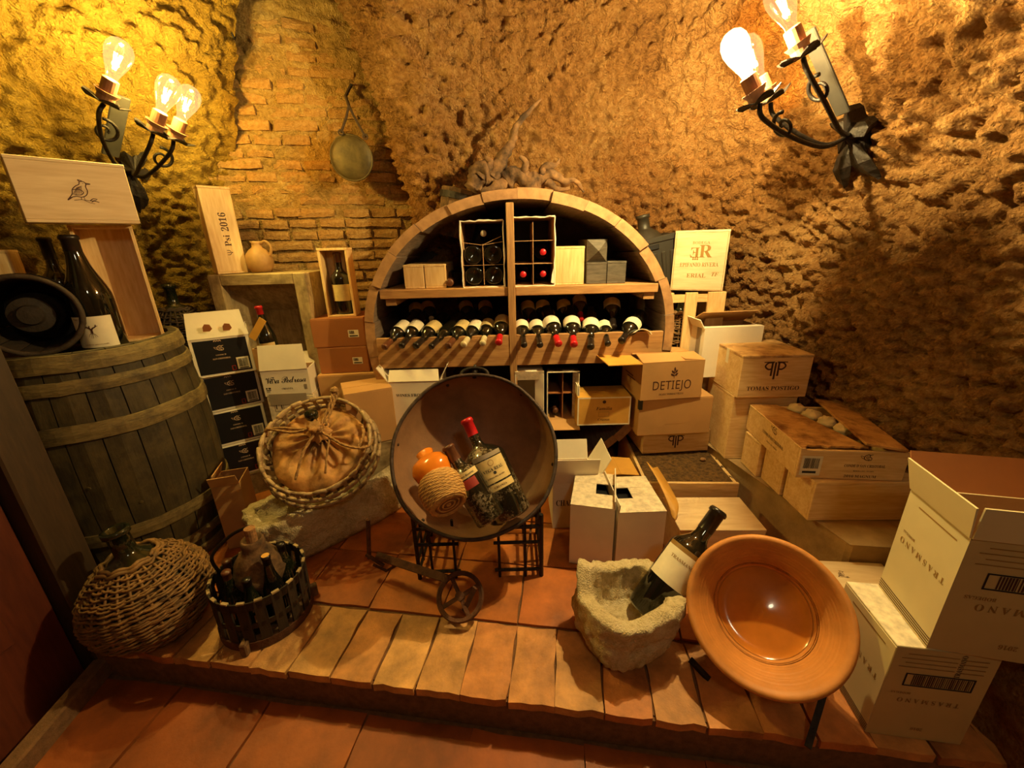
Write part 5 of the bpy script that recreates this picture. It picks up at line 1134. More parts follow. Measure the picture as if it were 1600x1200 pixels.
mesh('gathered_neck', xf(lathe([(.05, -.01), (.028, .012), (.020, .03), (.030, .05), (.02, .056), (0, .05)], 30, off=lambda a, z: 1 + .16 * math.sin(8 * a)), Matrix.Translation((.0, .05, .012))), 'hide', ws, smooth=True)
mesh('stopper', xf(lathe([(0, -.03), (.013, -.03), (.014, 0), (.026, .012), (.029, .03), (.024, .046), (.0, .054)], 20), Matrix.Translation((-.025, .095, .03)) @ Matrix.Rotation(-.5, 4, 'X') @ Matrix.Rotation(-.2, 4, 'Y')), 'green', ws, smooth=True)
def cord(pts, r, nm_='cord', mat='rope', par=None):
    sp = spline(pts, 8); tw = []
    for s in (0, math.pi):
        q = []
        for i, p in enumerate(sp): a = i * 1.1 + s; q.append(p + Vector((math.cos(a), 0, math.sin(a))) * r * .55)
        tw.append(tube(q, r * .75, 6))
    return mesh(nm_, join(*tw), mat, par or ws, smooth=True)
for zc in (.020, .030, .038): mesh('neck_binding', tube([(.024 * math.cos(a), .05 + .024 * math.sin(a), zc + .012 + .004 * math.cos(a)) for a in np.linspace(0, 6.28, 20, endpoint=False)], .006, 6, closed=True), 'rope', ws, smooth=True)
cord([(.0, .045, .045), (-.08, .045, .035), (-.15, .05, .03), (-.215, .045, .012), (-.225, .03, -.02)], .0065); cord([(-.02, .04, .052), (-.09, .028, .036), (-.15, .036, .03), (-.222, .052, .012)], .0065)
cord([(.01, .04, .045), (.07, .01, .038), (.13, -.02, .034), (.19, -.03, .03), (.225, -.01, .01), (.23, .03, -.01)], .0065); cord([(.19, -.03, .03), (.20, .03, .03), (.18, .09, .01)], .005); cord([(.0, .03, .04), (-.03, -.06, .026), (-.05, -.16, -.02)], .0055)
for s in (0, 1): cord([(.02 + .02 * s, .06, .05), (.045 + .012 * s, .15, .075), (.05 + .02 * s, .20, .095)], .006)
mesh('cord_fray', xf(lathe([(0, -.01), (.016, 0), (.013, .012), (.0, .022)], 9, off=lambda a, z: 1 + .25 * math.sin(4 * a)), Matrix.Translation((.058, .205, .10)) @ Matrix.Rotation(-.9, 4, 'X')), 'rope', ws)
mesh('seam', tube([(.065 - .0 * i, .03 - .16 * i / 8, .034 - .05 * (i / 8) ** 2) for i in range(9)], .0045, 5), 'rope', ws, smooth=True)
q = P(382, 770, 1.62); carton('small_carton', 'small open brown carton beside the basket behind the stone trough', B(q.x - .03, 1.56, .002, .11, .14, .33, .3), 'card', flaps=[('front', 70, .05), ('left', 110, .05)])
# ------------------------------------------------------------------ bottle carrier
kc = F(396, 1012, 0) + Vector((-.02, .135, .003)); car = thing('bottle_carrier', 'round slatted bottle carrier with a central jug, holding dark bottles on the step', 'carrier', kc, rot=frame((.02, .0, 1)))
RC = .148; HC = .205
mesh('base_disc', lathe([(0, .0), (RC * .98, 0), (RC * 1.0, .012), (RC * 1.0, .028), (0, .028)], 30), 'vine', car)
mesh('base_hoop', lathe([(RC * 1.0, .004), (RC * 1.04, .004), (RC * 1.04, .036), (RC * 1.0, .036)], 30), 'rust', car)
mesh('top_hoop', lathe([(RC * .99, HC - .035), (RC * 1.025, HC - .035), (RC * 1.03, HC - .002), (RC * .995, HC - .002)], 36), 'iron', car)
mesh('middle_hoop', lathe([(RC * .99, HC * .45), (RC * 1.02, HC * .45), (RC * 1.02, HC * .55), (RC * .99, HC * .55)], 36), 'iron', car)
for k in range(18):
    a = 2 * math.pi * k / 18; c, s = math.cos(a), math.sin(a)
    sl_ = mesh('slat', bar((RC * .985 * c, RC * .985 * s, .02), (RC * 1.0 * c, RC * 1.0 * s, HC - .004), .007, .032, up=(-s, c, 0)), 'darkwood', car)
    mesh('pale_tip', bar((RC * .997 * c, RC * .997 * s, HC - .004), (RC * .997 * c, RC * .997 * s, HC + .002), .010, .023, up=(-s, c, 0)), 'grey', sl_)
for k in range(3):
    a = .4 + 2 * math.pi * k / 3; mesh('foot', xf(bx(-.02, .02, -.012, .012, -.002, .05), Matrix.Translation((RC * 1.03 * math.cos(a - 1.9), RC * 1.03 * math.sin(a - 1.9), 0)) @ Matrix.Rotation(a - 1.9, 4, 'Z')), 'vine', car, bevel=.004)
mesh('carry_handle', tube(spline([(-RC * .9, .0, HC - .02), (-RC * 1.02, .0, HC + .06), (-RC * .62, .03, HC + .125), (-.02, .04, HC + .16)], 7), .006, 7), 'iron', car, smooth=True)
jug = mesh('central_jug', move(lathe([(0, 0), (.05, 0), (.058, .10), (.080, .150), (.088, .176), (.078, .186), (.072, .220), (.048, .258), (.036, .270), (.038, .285), (.036, .305), (.029, .308), (.026, .295), (0, .29)], 30), 0, .01, .028), 'vine', car, smooth=True)
mesh('jug_cork', move(lathe([(0, 0), (.018, 0), (.0175, .065), (0, .067)], 14), 0, .01, .315), 'cork', jug)
ck = ['capbrown', 'capbrown', 'capblack', 'capblack', 'capblack', 'capbrown']
dsn = ['brown-capped bottle at the left of the slatted carrier', 'brown-capped bottle at the front left of the slatted carrier', 'black bottle at the front right of the slatted carrier', 'bottle with a gold-topped black cap at the right of the slatted carrier', 'bottle at the back right of the slatted carrier', 'bottle at the back left of the slatted carrier']
for k, a in enumerate((3.35, 4.05, 4.95, 5.75, .55, 2.35)):
    hgt = (.235, .235, .215, .275, .25, .24)[k]; p = kc + Vector((.088 * math.cos(a), .088 * math.sin(a) + .004, .030))
    o = bottle('wine_bottle', 'dark ' + dsn[k], p, (0, 0, 1), .035, hgt, 'green' if k != 3 else 'glass', ck[k], 'burgundy', caplen=.22)
    if k == 3: mesh('gold_cap_top', lathe([(0, hgt * 1.006), (.0125, hgt * 1.005), (.0125, hgt * .99)], 14), 'cardgold', o)
# ------------------------------------------------------------------ iron rack, cauldron and its contents
rk_ = thing('iron_grid_rack', 'black wrought iron grid rack under the copper cauldron', 'rack', (-.145, 1.42, 0))
def rod(a, b, r=.007, nm_='rod'): mesh(nm_, tube([a, b], r, 6), 'iron', rk_)
RX0, RX1, RY0, RY1, RZ = -.255, .245, -.08, .18, .30
for x in (RX0, RX1):
    for y in (RY0, RY1): rod((x, y, 0), (x, y, RZ), .009, 'leg')
for y in (RY0, RY1):
    for (x0, x1) in ((RX0, RX0 + .17), (RX1 - .19, RX1)):
        for z in (.035, .17, .245): rod((x0, y, z), (x1, y, z))
    for x in (RX0 + .055, RX0 + .15, RX1 - .065, RX1 - .17): rod((x, y, .0), (x, y, .285), .006)
for x in (RX0, RX1):
    for z in (.035, .09, .17, .245): rod((x, RY0, z), (x, RY1, z), .006)
    for y in (RY0 + .085, RY0 + .175): rod((x, y, .02), (x, y, .27), .006)
rod((RX0, RY1, .10), (RX1, RY1, .10)); rod((RX0, RY1, .27), (RX1, RY1, .27))
cc = P(740, 707, 1.40); cn = Vector((.015, -.80, .60)).normalized(); CR = .312
cau = thing('copper_cauldron', 'wide old copper cauldron tilted open towards the room on an iron rack', 'cauldron', cc, rot=frame(cn, (0, -1, -1)))
cd_ = .225; wob = lambda a, z: 1 + .010 * math.cos(3 * a + 1) + .005 * math.sin(7 * a)
pin = [(0, -cd_)] + [(CR * (math.sin(t) ** .85), -cd_ * (math.cos(t) ** .75)) for t in np.linspace(.12, 1.5, 16)] + [(CR, 0)]
mesh('inner_bowl', lathe(pin, 72, off=wob), 'cauldron', cau, smooth=True)
mesh('outer_bowl', lathe([(r + .006, z - .006) for r, z in pin], 72, off=wob), 'cauldronrim', cau, smooth=True)
mesh('rim', tube([(CR * wob(a, 0) * 1.008 * math.cos(a), CR * wob(a, 0) * 1.008 * math.sin(a), .0) for a in np.linspace(0, 2 * math.pi, 72, endpoint=False)], .0075, 7, closed=True), 'cauldronrim', cau, smooth=True)
hr_ = mesh('handle_ring', tube([(.055 * math.cos(a), CR + .012 + .028 * math.sin(a), -.018) for a in np.linspace(-.4, 3.54, 18)], .0065, 7), 'iron', cau, smooth=True)
mesh('handle_eye', tube([(0, CR - .002, -.02), (.0, CR + .03, -.03), (.002, CR + .055, -.02)], .009, 7, rs=[.009, .012, .006]), 'iron', hr_, smooth=True)
for k in range(6):
    a = .9 + 2 * math.pi * k / 6; mesh('rivet', xf(lathe([(0, .004), (.006, .002), (.007, -.004)], 8), Matrix.Translation((CR * .985 * math.cos(a), CR * .985 * math.sin(a), -.05)) @ frame((-math.cos(a), -math.sin(a), .2)).to_4x4()), 'cauldronrim', cau)
jb0 = P(798, 806, 1.285); jb1 = P(728, 655, 1.44)
bottle('wine_bottle', 'largest red-capped dark bottle lying in the copper cauldron', jb0, jb1 - jb0, .082, (jb1 - jb0).length, 'dusty', 'capred', nf=.25, face=(.25, -.9, .6), n=32, caplen=.17,
       lab=[(.36, .575, .72, 'oldpaper'), (.285, .345, .72, 'oldpaper'), (.585, .625, .72, 'greytape')], prints=[(at2(textw('VEGA REAL', .08, 'serif', 1.2), 0, .0), .475, 'ink'), (at2(textw('RIBERA DEL DUERO', .07, 'serif'), 0, 0), .405, 'brand'), (disc(0, 0, .006), .44, 'ink'), (at2(textw('CRIANZA', .05, 'serif'), 0, 0), .315, 'brand'), (ring2(0, 0, .010, .002), .535, 'goldink'), (stroke([(-.053, 0), (.053, 0)], .005), .352, 'ink')])
sb0 = P(768, 812, 1.20); sb1 = P(699, 697, 1.31)
bottle('wine_bottle', 'smaller brown-capped dusty bottle lying between flask and big bottle in the cauldron', sb0, sb1 - sb0, .055, (sb1 - sb0).length, 'dusty', 'capbrown', face=(.1, -.8, .7), n=28,
       lab=[(.565, .64, .9, 'oldpaper'), (.44, .55, .45, 'redprint')], prints=[(at2(textw('Gran Reserva', .06, 'bi'), 0, 0), .60, 'ink')])
gb0 = P(703, 792, 1.15); gb1 = P(664, 708, 1.34); ga = (gb1 - gb0); gl_ = ga.length
gj = thing('ceramic_flask', 'orange glazed ceramic flask with a straw-woven base lying in the copper cauldron', 'flask', gb0, rot=frame(ga, (0, -1, .3))); gj.scale = (1.06, 1.06, 1.06)
rsb = .060
mesh('woven_base', lathe([(0, .012), (.046, .012), (.050, 0), (.058, .01), (.068, .045), (.070, .075), (.064, .10), (.055, .115)], 36, off=lambda a, z: 1 + .012 * math.sin(18 * a + 260 * z)), 'straw', gj, smooth=True)
for k in range(7): mesh('straw_coil', tube([((.006 + .0072 * k) * math.cos(a), (.006 + .0072 * k) * math.sin(a), .0095) for a in np.linspace(0, 6.28, 30, endpoint=False)], .0031, 6, closed=True), 'strawdark' if k % 2 else 'straw', gj, smooth=True)
for k in range(19): 
    z_ = .010 + .0054 * k; r_ = float(np.interp(z_, [0, .01, .045, .075, .10, .115], [.050, .058, .068, .070, .064, .055])) + .001
    mesh('straw_row', tube([(r_ * (1 + .016 * math.sin(14 * a + k * math.pi)) * math.cos(a), r_ * (1 + .016 * math.sin(14 * a + k * math.pi)) * math.sin(a), z_) for a in np.linspace(0, 6.28, 84, endpoint=False)], .0026, 5, closed=True), 'straw', gj, smooth=True)
mesh('glazed_body', lathe([(.045, .10), (.060, .125), (.066, .15), (.058, .175), (.038, .195), (.026, .205), (.030, .222), (.022, .232), (0, .226)], 36, off=lambda a, z: 1 + .10 * math.cos(3 * a + 1.0) * max(0, min(1, (z - .12) / .05))), 'orange', gj, smooth=True)
# ------------------------------------------------------------------ iron pulley wheel with its bar
wc = P(719, 932, 1.16); wn = Vector((-.05, -.62, .78)).normalized(); wh = thing('iron_pulley_wheel', 'rusty iron pulley wheel with a long bar on the tiles before the rack', 'wheel', wc, rot=frame(wn, (0, -1, -1)))
WR = .082
mesh('rim', lathe([(WR - .012, -.008), (WR, -.012), (WR + .004, -.008), (WR - .003, 0), (WR + .004, .008), (WR, .012), (WR - .012, .008), (WR - .012, -.008)], 40), 'rust', wh)
for k in range(4): a = .5 + k * math.pi / 2; mesh('spoke', bar((0, 0, 0), ((WR - .008) * math.cos(a), (WR - .008) * math.sin(a), 0), .014, .010), 'rust', wh)
mesh('hub', lathe([(0, -.016), (.016, -.016), (.016, .018), (0, .018)], 14), 'rust', wh)
iw = wh.matrix_basis.inverted()
b0 = P(700, 905, 1.20); b1 = P(588, 868, 1.36)
mesh('long_bar', bar(iw @ b0, iw @ b1, .030, .010), 'rust', wh, bevel=.002)
mesh('upright_pin', tube([iw @ P(577, 872, 1.36), iw @ P(575, 812, 1.36)], .0085, 7), 'rust', wh); mesh('cross_pin', tube([iw @ P(572, 866, 1.355), iw @ P(600, 884, 1.34)], .008, 7), 'rust', wh); mesh('hook', tube([iw @ P(583, 882, 1.345), iw @ P(604, 892, 1.34), iw @ P(618, 884, 1.335)], .006, 6), 'rust', wh)
mesh('fork', bar(iw @ P(725, 955, 1.13), iw @ P(742, 918, 1.15), .016, .010), 'rust', wh)
# ================================================================== RIGHT SIDE
# ------------------------------------------------------------------ on and behind the vat
vt = P(800, 268, 2.22)
vn = thing('vine_trunk', 'gnarled old vine trunk lying across the top of the great vat', 'trunk', (VX, 2.24, VZ + .667))
iv = Matrix.Translation((-VX, -2.24, -(VZ + .667)))
def limb(nm_, pts, rs, amp=.010, seed=1):
    sp = spline(pts, 14); n = len(sp); rr = [float(np.interp(i / (n - 1), np.linspace(0, 1, len(rs)), rs)) for i in range(n)]
    V, Fc = tube(sp, 1, 14, rs=rr); A = np.array(V); c = np.repeat(np.array([tuple(p) for p in sp]), 14, axis=0)
    d = (A - c); k = 1 + .75 * fbm(A * np.array([26, 26, 26]) + seed, 3)[:, None] + .5 * np.abs(pn(A * 14 + seed * 2))[:, None]; A = c + d * k
    mesh(nm_, ([tuple(iv @ Vector(a)) for a in A], Fc), 'vine', vn, smooth=True)
limb('trunk', [P(738, 296, 2.18), P(752, 272, 2.20), P(782, 280, 2.22), P(806, 274, 2.2), P(832, 284, 2.2), P(856, 280, 2.2)], [.035, .052, .044, .036, .040, .022], seed=1)
limb('branch', [P(768, 276, 2.2), P(786, 246, 2.2), P(800, 220, 2.22), P(806, 198, 2.2), P(828, 172, 2.2), P(845, 155, 2.22)], [.034, .028, .018, .014, .009, .004], seed=4)
limb('branch', [P(838, 284, 2.2), P(862, 272, 2.18), P(880, 284, 2.18), P(898, 282, 2.17), P(912, 300, 2.2)], [.026, .018, .013, .010, .005], seed=7)
limb('branch', [P(790, 284, 2.2), P(775, 292, 2.16), P(752, 300, 2.14)], [.028, .02, .012], seed=9)
limb('branch', [P(846, 284, 2.2), P(850, 262, 2.18), P(868, 258, 2.17), P(874, 248, 2.17)], [.022, .015, .010, .004], seed=12)
limb('branch', [P(812, 276, 2.19), P(822, 256, 2.16), P(812, 244, 2.15)], [.02, .014, .007], seed=15)
limb('branch', [P(752, 276, 2.18), P(766, 256, 2.17), P(758, 246, 2.17)], [.03, .018, .008], seed=17)
limb('branch', [P(856, 284, 2.18), P(872, 296, 2.15), P(890, 294, 2.14)], [.018, .012, .006], seed=19)
hb_ = P(712, 312, 2.24); o = thing('small_wooden_tub', 'small half-hidden wooden tub behind the upper left of the vat', 'tub', (hb_.x, 2.32, hb_.z - .10), rot=frame((.25, 0, 1)))
for k in range(12):
    a0 = 2 * math.pi * k / 12; a1 = a0 + 2 * math.pi / 12 - .02; V = []
    for (z, r) in ((-.08, .10), (.15, .115)):
        for (a, rr) in ((a0, r), (a1, r), (a1, r - .014), (a0, r - .014)): V.append((rr * math.cos(a), rr * math.sin(a), z))
    mesh('stave', (V, [(q, (q + 1) % 4, 4 + (q + 1) % 4, 4 + q) for q in range(4)] + [(3, 2, 1, 0), (4, 5, 6, 7)]), 'vine', o)
mesh('hoop', lathe([(.113, .10), (.119, .10), (.120, .13), (.114, .13)], 28), 'iron', o)
# slatted crate with wicker, plastic crate, ER case
yk = 2.10; k0 = P(1036, 470, yk); k1 = P(1134, 470, yk); kz1 = P(1090, 457, yk).z; kz0 = kz1 - .42
sc = thing('slatted_crate', 'upright slatted wooden crate with a wicker demijohn inside, right of the vat', 'crate', ((k0.x + k1.x) / 2, yk, kz0)); kw = k1.x - k0.x; kh = kz1 - kz0; kd = .30
for (u0, u1) in ((0, .17), (.36, .55), (.72, 1.0)): mesh('slat', bx(-kw / 2 + kw * u0, -kw / 2 + kw * u1, 0, .014, 0, kh), 'pinez', sc, bevel=.002)
for x in (-kw / 2, kw / 2 - .02):
    for (v0, v1) in ((0, .45), (.55, 1)): mesh('side_slat', bx(x, x + .018, .016 + kd * v0 * .9, .014 + kd * v1 * .92, 0, kh), 'pinez', sc)
mesh('rail', bx(-kw / 2, kw / 2, .014, .032, kh - .05, kh - .012), 'pine', sc); mesh('rail', bx(-kw / 2, kw / 2, .014, .032, .012, .05), 'pine', sc); mesh('base_panel', bx(-kw / 2 + .02, kw / 2 - .02, .014, kd, 0, .014), 'pine', sc); mesh('back_panel', bx(-kw / 2, kw / 2, kd - .012, kd, 0, kh), 'darkwood', sc)
demijohn('wicker_demijohn', 'wicker demijohn inside the slatted crate right of the vat', (sc.location.x, yk + .158, kz0 + .016), .118, .30, 'wicker', 26, seed=9, neckh=.06)
wood_case('plain_crate', 'plain crate standing on the ledge under the slatted crate', B(sc.location.x, yk, LZ + .002, kw + .04, .30, kz0 - LZ - .004), 'pine')
f = fit((1055, 453), (1130, 447), (1058, 352), .10, yL=2.03, yR=2.06); f['loc'] = (f['loc'][0], f['loc'][1], kz1 + .002); f['yaw'] = -.42; f['h'] = .295; f['loc'] = (f['loc'][0] + .035, 2.16, f['loc'][2])
o = wood_case('flat_wine_case', 'flat pale wooden wine case with an R monogram standing on the slatted crate', f, 'pale'); w_, d_, h_ = dims(f)
er = join2(at2(text2d('R', h_ * .30, 'serif'), w_ * .60, h_ * .66), at2(([(-a[0], a[1]) for a in text2d('E', h_ * .24, 'serif')[0]], [tuple(reversed(q)) for q in text2d('E', h_ * .24, 'serif')[1]]), w_ * .40, h_ * .64))
printed(o, dims(f), 'front', er, 'goldink', 'printed_monogram'); printed(o, dims(f), 'front', join2(*[disc(w_ * (.38 + .04 * (i % 3)), h_ * (.56 - .03 * (i // 3)), w_ * .018, 8) for i in range(6)]), 'goldink', 'printed_grapes')
for q_ in (at2(textw('BODEGA', w_ * .32, 'serif'), w_ * .5, h_ * .80), at2(textw('EPIFANIO RIVERA', w_ * .72, 'serif', 1.4), w_ * .5, h_ * .44), at2(textw('ERIAL', w_ * .36, 'serif'), w_ * .47, h_ * .26), at2(textw('TF', w_ * .13, 'bi'), w_ * .82, h_ * .28)): printed(o, dims(f), 'front', q_, 'goldink')
printed(o, dims(f), 'front', frame2(w_ * .025, h_ * .015, w_ * .975, h_ * .985, .002), 'goldink', 'lid_groove')
printed(o, dims(f), 'right', join2(at2(text2d('R', h_ * .22, 'serif'), d_ * .5, h_ * .6), at2(textw('ERIAL', h_ * .3, 'serif'), d_ * .5, h_ * .35, math.pi / 2)), 'brand')
# tilted dark plastic crate with a demijohn neck
pc = thing('plastic_crate', 'dark grey plastic demijohn crate tilted against the right shoulder of the vat', 'crate', (P(1020, 452, 2.27).x + .04, 2.24, P(1020, 452, 2.27).z + .015), rot=Matrix.Rotation(-.20, 3, 'Y'))
pw_ = .19; ph_ = .26
def tap(x0, x1, y0, y1, z0, z1, k): v, fc = bx(x0, x1, y0, y1, z0, z1); return [(a[0] * (1 if a[2] > z0 else k), a[1] * (1 if a[2] > z0 else k), a[2]) for a in v], fc
mesh('body', tap(-pw_ / 2, pw_ / 2, -.0, .2, 0, ph_, .80), 'plastic', pc, bevel=.012)
for q in range(4): mesh('rib', tap(-pw_ * .42 + pw_ * .24 * q, -pw_ * .42 + pw_ * .24 * q + .024, -.008, .01, .03, .18, .82), 'plastic', pc, bevel=.004)
mesh('rim', bx(-pw_ / 2 - .006, pw_ / 2 + .006, -.006, .206, ph_ - .03, ph_), 'plastic', pc, bevel=.004); mesh('hand_hole', bx(-pw_ * .44, pw_ * .02, -.0085, .0, ph_ - .062, ph_ - .036), 'black', pc, bevel=.003)
mesh('jar_neck', move(lathe([(.085, 0), (.06, .03), (.035, .045), (.030, .05), (.030, .10), (.036, .103), (.036, .118), (.0, .12)], 22), -.03, .10, ph_), 'plastic', pc, smooth=True)
wood_case('plain_crate', 'narrow crate hidden behind the vat carrying the tilted plastic crate', B(P(1020, 452, 2.27).x + .02, 2.28, LZ + .002, .19, .22, pc.location.z - LZ - .03), 'grey')
# ------------------------------------------------------------------ cartons right of the vat
f = fit((1092, 590), (1180, 590), (1087, 513), .17, yL=1.97, yR=1.99)
o = carton('white_carton', 'open white carton under the slatted crate with its brown flap folded in', f, 'white', flaps=[('back', 150, .14, 'card'), ('left', 60, .05), ('front', 178, .03)])
mesh('tape', bx(-f['w'] / 2 - .0015, -f['w'] / 2 + .0, .03, .07, f['h'] * .4, f['h']), 'greytape', o)
f_w = f
# ledge stacks: crate under the Postigo case etc.
f = fit((1152, 622), (1257, 620), (1157, 556), .30, yL=1.74, yR=1.74); zt = f['loc'][2]; f['yaw'] -= .03
o = wood_case('wine_case', 'stained pine wine case with a monogram and TOMAS POSTIGO lettering on its front', f, 'pine', lidmat='pined'); w_, d_, h_ = dims(f)
def pp2(cx, cy, s):
    q = lambda pts, w: stroke([(cx + x * s, cy + y * s) for x, y in pts], w * s); r = []
    for sg in (-1, 1):
        r += [stroke([(cx + sg * s * .20, cy + s * .45), (cx + sg * s * .20, cy - s * .40)], .12 * s), sstroke([(cx + sg * s * .12, cy + s * .48), (cx + sg * s * .45, cy + s * .46), (cx + sg * s * .62, cy + s * .24), (cx + sg * s * .42, cy + s * .04), (cx + sg * s * .24, cy + s * .06)], .10 * s), stroke([(cx + sg * s * .08, cy + s * .52), (cx + sg * s * .72, cy + s * .50)], .06 * s)]
    return join2(*r, q([(0, .5), (0, -.62)], .12))
printed(o, dims(f), 'front', pp2(w_ * .48, h_ * .66, h_ * .36), 'brand', 'printed_monogram'); printed(o, dims(f), 'front', at2(textw('TOMAS POSTIGO', w_ * .76, 'serif'), w_ * .50, h_ * .22), 'brand')
mesh('tape', bx(-w_ / 2 - .0015, -w_ / 2, d_ * .42, d_ * .50, h_ * .65, h_ * 1.0), 'paper', o)
f_tp = f
wood_case('wine_case', 'plain pine case under the Tomas Postigo case on the ledge', B(f['loc'][0] - .01, f['loc'][1] + .02, LZ + .002, f['w'] - .02, .28, zt - LZ - .004, f['yaw'] - .02), 'pine')
# row of pine cases, ends towards the room, under the San Cristobal case
base_px = [((1207, 770), (1225, 718), (1265, 812)), ((1163, 733), (1172, 690), (1205, 760)), ((1140, 705), (1146, 668), (1172, 728)), ((1112, 662), (1117, 632), (1155, 695))]
yq = 1.30; hrow = .165; xr = [1.105, 1.10, 1.085, 1.055]; yy = [1.285, 1.45, 1.595, 1.735]; dq = [.155, .135, .13, .14]
nmr = ['nearest', 'second nearest', 'third nearest', 'farthest']
for k in range(4): 
    if k < 3: wood_case('long_wine_case', 'long pine wine case on the ledge, %s in the row under the opened case' % nmr[k], B(xr[k] + .19, yy[k], LZ + .002, .38 , dq[k], hrow - .001 * k, -.03), 'pine', group='row of long pine cases')
# the big opened San Cristobal case
zs = LZ + hrow + .004; fl_ = P(1250, 737, 1.315); fr2 = P(1408, 748, 1.275)
cw_ = .365; cl_ = .43; ch_ = .115; yw = math.atan2(fr2.y - fl_.y, fr2.x - fl_.x); s0 = thing('opened_wine_case', 'large shallow pine wine case with a broken lid pushed open and packing inside', 'box', (fl_.x + cw_ / 2 * math.cos(yw) - .004, fl_.y + .012 + cw_ / 2 * math.sin(yw), zs), yw + .0)
t = .012; ds = (cw_, cl_, ch_)
mesh('front_panel', bx(-cw_ / 2, cw_ / 2, 0, t, 0, ch_), 'pine', s0, bevel=.0015); mesh('back_panel', bx(-cw_ / 2, cw_ / 2, cl_ - t, cl_, 0, ch_), 'pine', s0, bevel=.0015)
for s in (-1, 1): mesh('side_panel', bx(s * cw_ / 2 - (t if s > 0 else 0), s * cw_ / 2 + (0 if s > 0 else t), t, cl_ - t, 0, ch_), 'pine', s0, bevel=.0015)
mesh('base_panel', bx(-cw_ / 2 + t, cw_ / 2 - t, t, cl_ - t, 0, t), 'pine', s0)
rl = random.Random(3); pts = [(-cw_ / 2 + .004, cl_ - .002), (-cw_ / 2 + .004, .006)]
nj = 14
for i in range(nj + 1): pts.append((-cw_ / 2 + .02 + (cw_ * .60) * i / nj, .012 + .012 * abs(math.sin(i * 1.3)) + rl.uniform(0, .006)))
pts += [(cw_ * .12, .06), (-.02, cl_ - .11), (-.07, cl_ - .002)]
n = len(pts); V = [(x, y, ch_) for x, y in pts] + [(x, y, ch_ + .008) for x, y in pts]
mesh('broken_lid_board', (V, [tuple(range(n))[::-1], tuple(range(n, 2 * n))] + [(i, (i + 1) % n, (i + 1) % n + n, i + n) for i in range(n)]), 'osb', s0)
lb_ = mesh('loose_lid_board', bx(-.065, .065, -.23, .23, 0, .009), 'osb', s0, bevel=.0015); lb_.matrix_local = Matrix.Translation((.135, .225, ch_ + .014)) @ Matrix.Rotation(-.16, 4, 'Z') @ Matrix.Rotation(.10, 4, 'Y')
mesh('lid_edge_strip', bx(-cw_ / 2 - .001, -cw_ / 2 + .018, 0, cl_, ch_, ch_ + .006), 'pine', s0, bevel=.001)
def lump(nm_, par, loc, rad, mat, seed, amp=.35):
    u = np.linspace(0, 2 * np.pi, 24, endpoint=False); v = np.linspace(-np.pi / 2, np.pi / 2, 14); U_, W_ = np.meshgrid(u, v, indexing='ij')
    D = np.stack([np.cos(W_) * np.cos(U_), np.cos(W_) * np.sin(U_), np.sin(W_)], -1).reshape(-1, 3)
    o = npmesh(nm_, D * np.array(rad) * (1 + amp * fbm(D * 2.2 + seed * 5, 3))[:, None], gridfaces(24, 14, True), mat, par); o.location = loc; return o
for k, (x, y) in enumerate(((.005, .40), (.03, .33), (.055, .26), (.075, .19))): lump('packing_tissue', s0, (x, y, ch_ - .002), (.036, .034, .026), 'tissue', k + 1)
cs = lambda cx, cy, s: join2(logo_cs(cx, cy + s * .55, s * .5), at2(textw('CONDE D SAN CRISTOBAL', s * 2.4, 'serif', 1.5), cx, cy - s * .05), at2(textw('RIBERA DEL DUERO', s * 1.2, 'serif'), cx, cy - s * .42))
printed(s0, ds, 'left', cs(cl_ * .55, ch_ * .55, ch_ * .62), 'brand'); printed(s0, ds, 'front', join2(cs(cw_ * .62, ch_ * .52, ch_ * .50), at2(textw('2016 MAGNUM', cw_ * .3, 'serif'), cw_ * .6, ch_ * .12)), 'brand')
bl_ = printed(s0, ds, 'front', rect(cw_ * .025, ch_ * .10, cw_ * .22, ch_ * .80), 'paper', 'barcode_label'); printed(bl_, ds, 'front', join2(barcode2(cw_ * .05, ch_ * .35, cw_ * .195, ch_ * .72), rect(cw_ * .05, ch_ * .18, cw_ * .18, ch_ * .26)), 'ink', 'barcode', .0014)
# support piece at the back of the row (hidden side) and mat crate with the Detiejo pile on it
MZ = .235
mk = thing('dirty_topped_crate', 'low crate with a dark dirt-covered top beside the ledge', 'crate', (.815, 1.62, 0), -.06); mw, mdp = .42, .62
for s in (-1, 1): mesh('side_panel', bx(s * mw / 2 - (.014 if s > 0 else 0), s * mw / 2 + (0 if s > 0 else .014), .014, mdp - .014, .0, MZ - .006), 'pine', mk)
mesh('front_panel', bx(-mw / 2, mw / 2, 0, .014, 0, MZ + .004), 'pine', mk, bevel=.002); mesh('back_panel', bx(-mw / 2, mw / 2, mdp - .014, mdp, 0, MZ - .006), 'pine', mk)
gx, gy = np.meshgrid(np.linspace(-mw / 2 + .014, mw / 2 - .002, 60), np.linspace(.014, mdp, 80), indexing='ij'); Vv = np.stack([gx, gy, np.full_like(gx, MZ - .006)], -1).reshape(-1, 3); Vv[:, 2] += .007 * fbm(Vv * 20, 4)
npmesh('dirty_top', Vv, gridfaces(60, 80), 'mat', mk)
lump('dirt_clod', mk, (.13, .22, MZ + .004), (.014, .010, .009), 'cork', 3)
yD = 1.90
f = fit((1003, 712), (1105, 707), (1000, 673), .26, yL=yD, yR=yD + .02); f['loc'] = (f['loc'][0], f['loc'][1], MZ + .006)
f['h'] = P(1000, 676, yD).z - MZ - .006
o = wood_case('wine_case', 'pine wine case with a small monogram at the bottom of the carton pile', f, 'pine'); w_, d_, h_ = dims(f); printed(o, dims(f), 'front', pp2(w_ * .49, h_ * .52, h_ * .50), 'brand', 'printed_monogram')
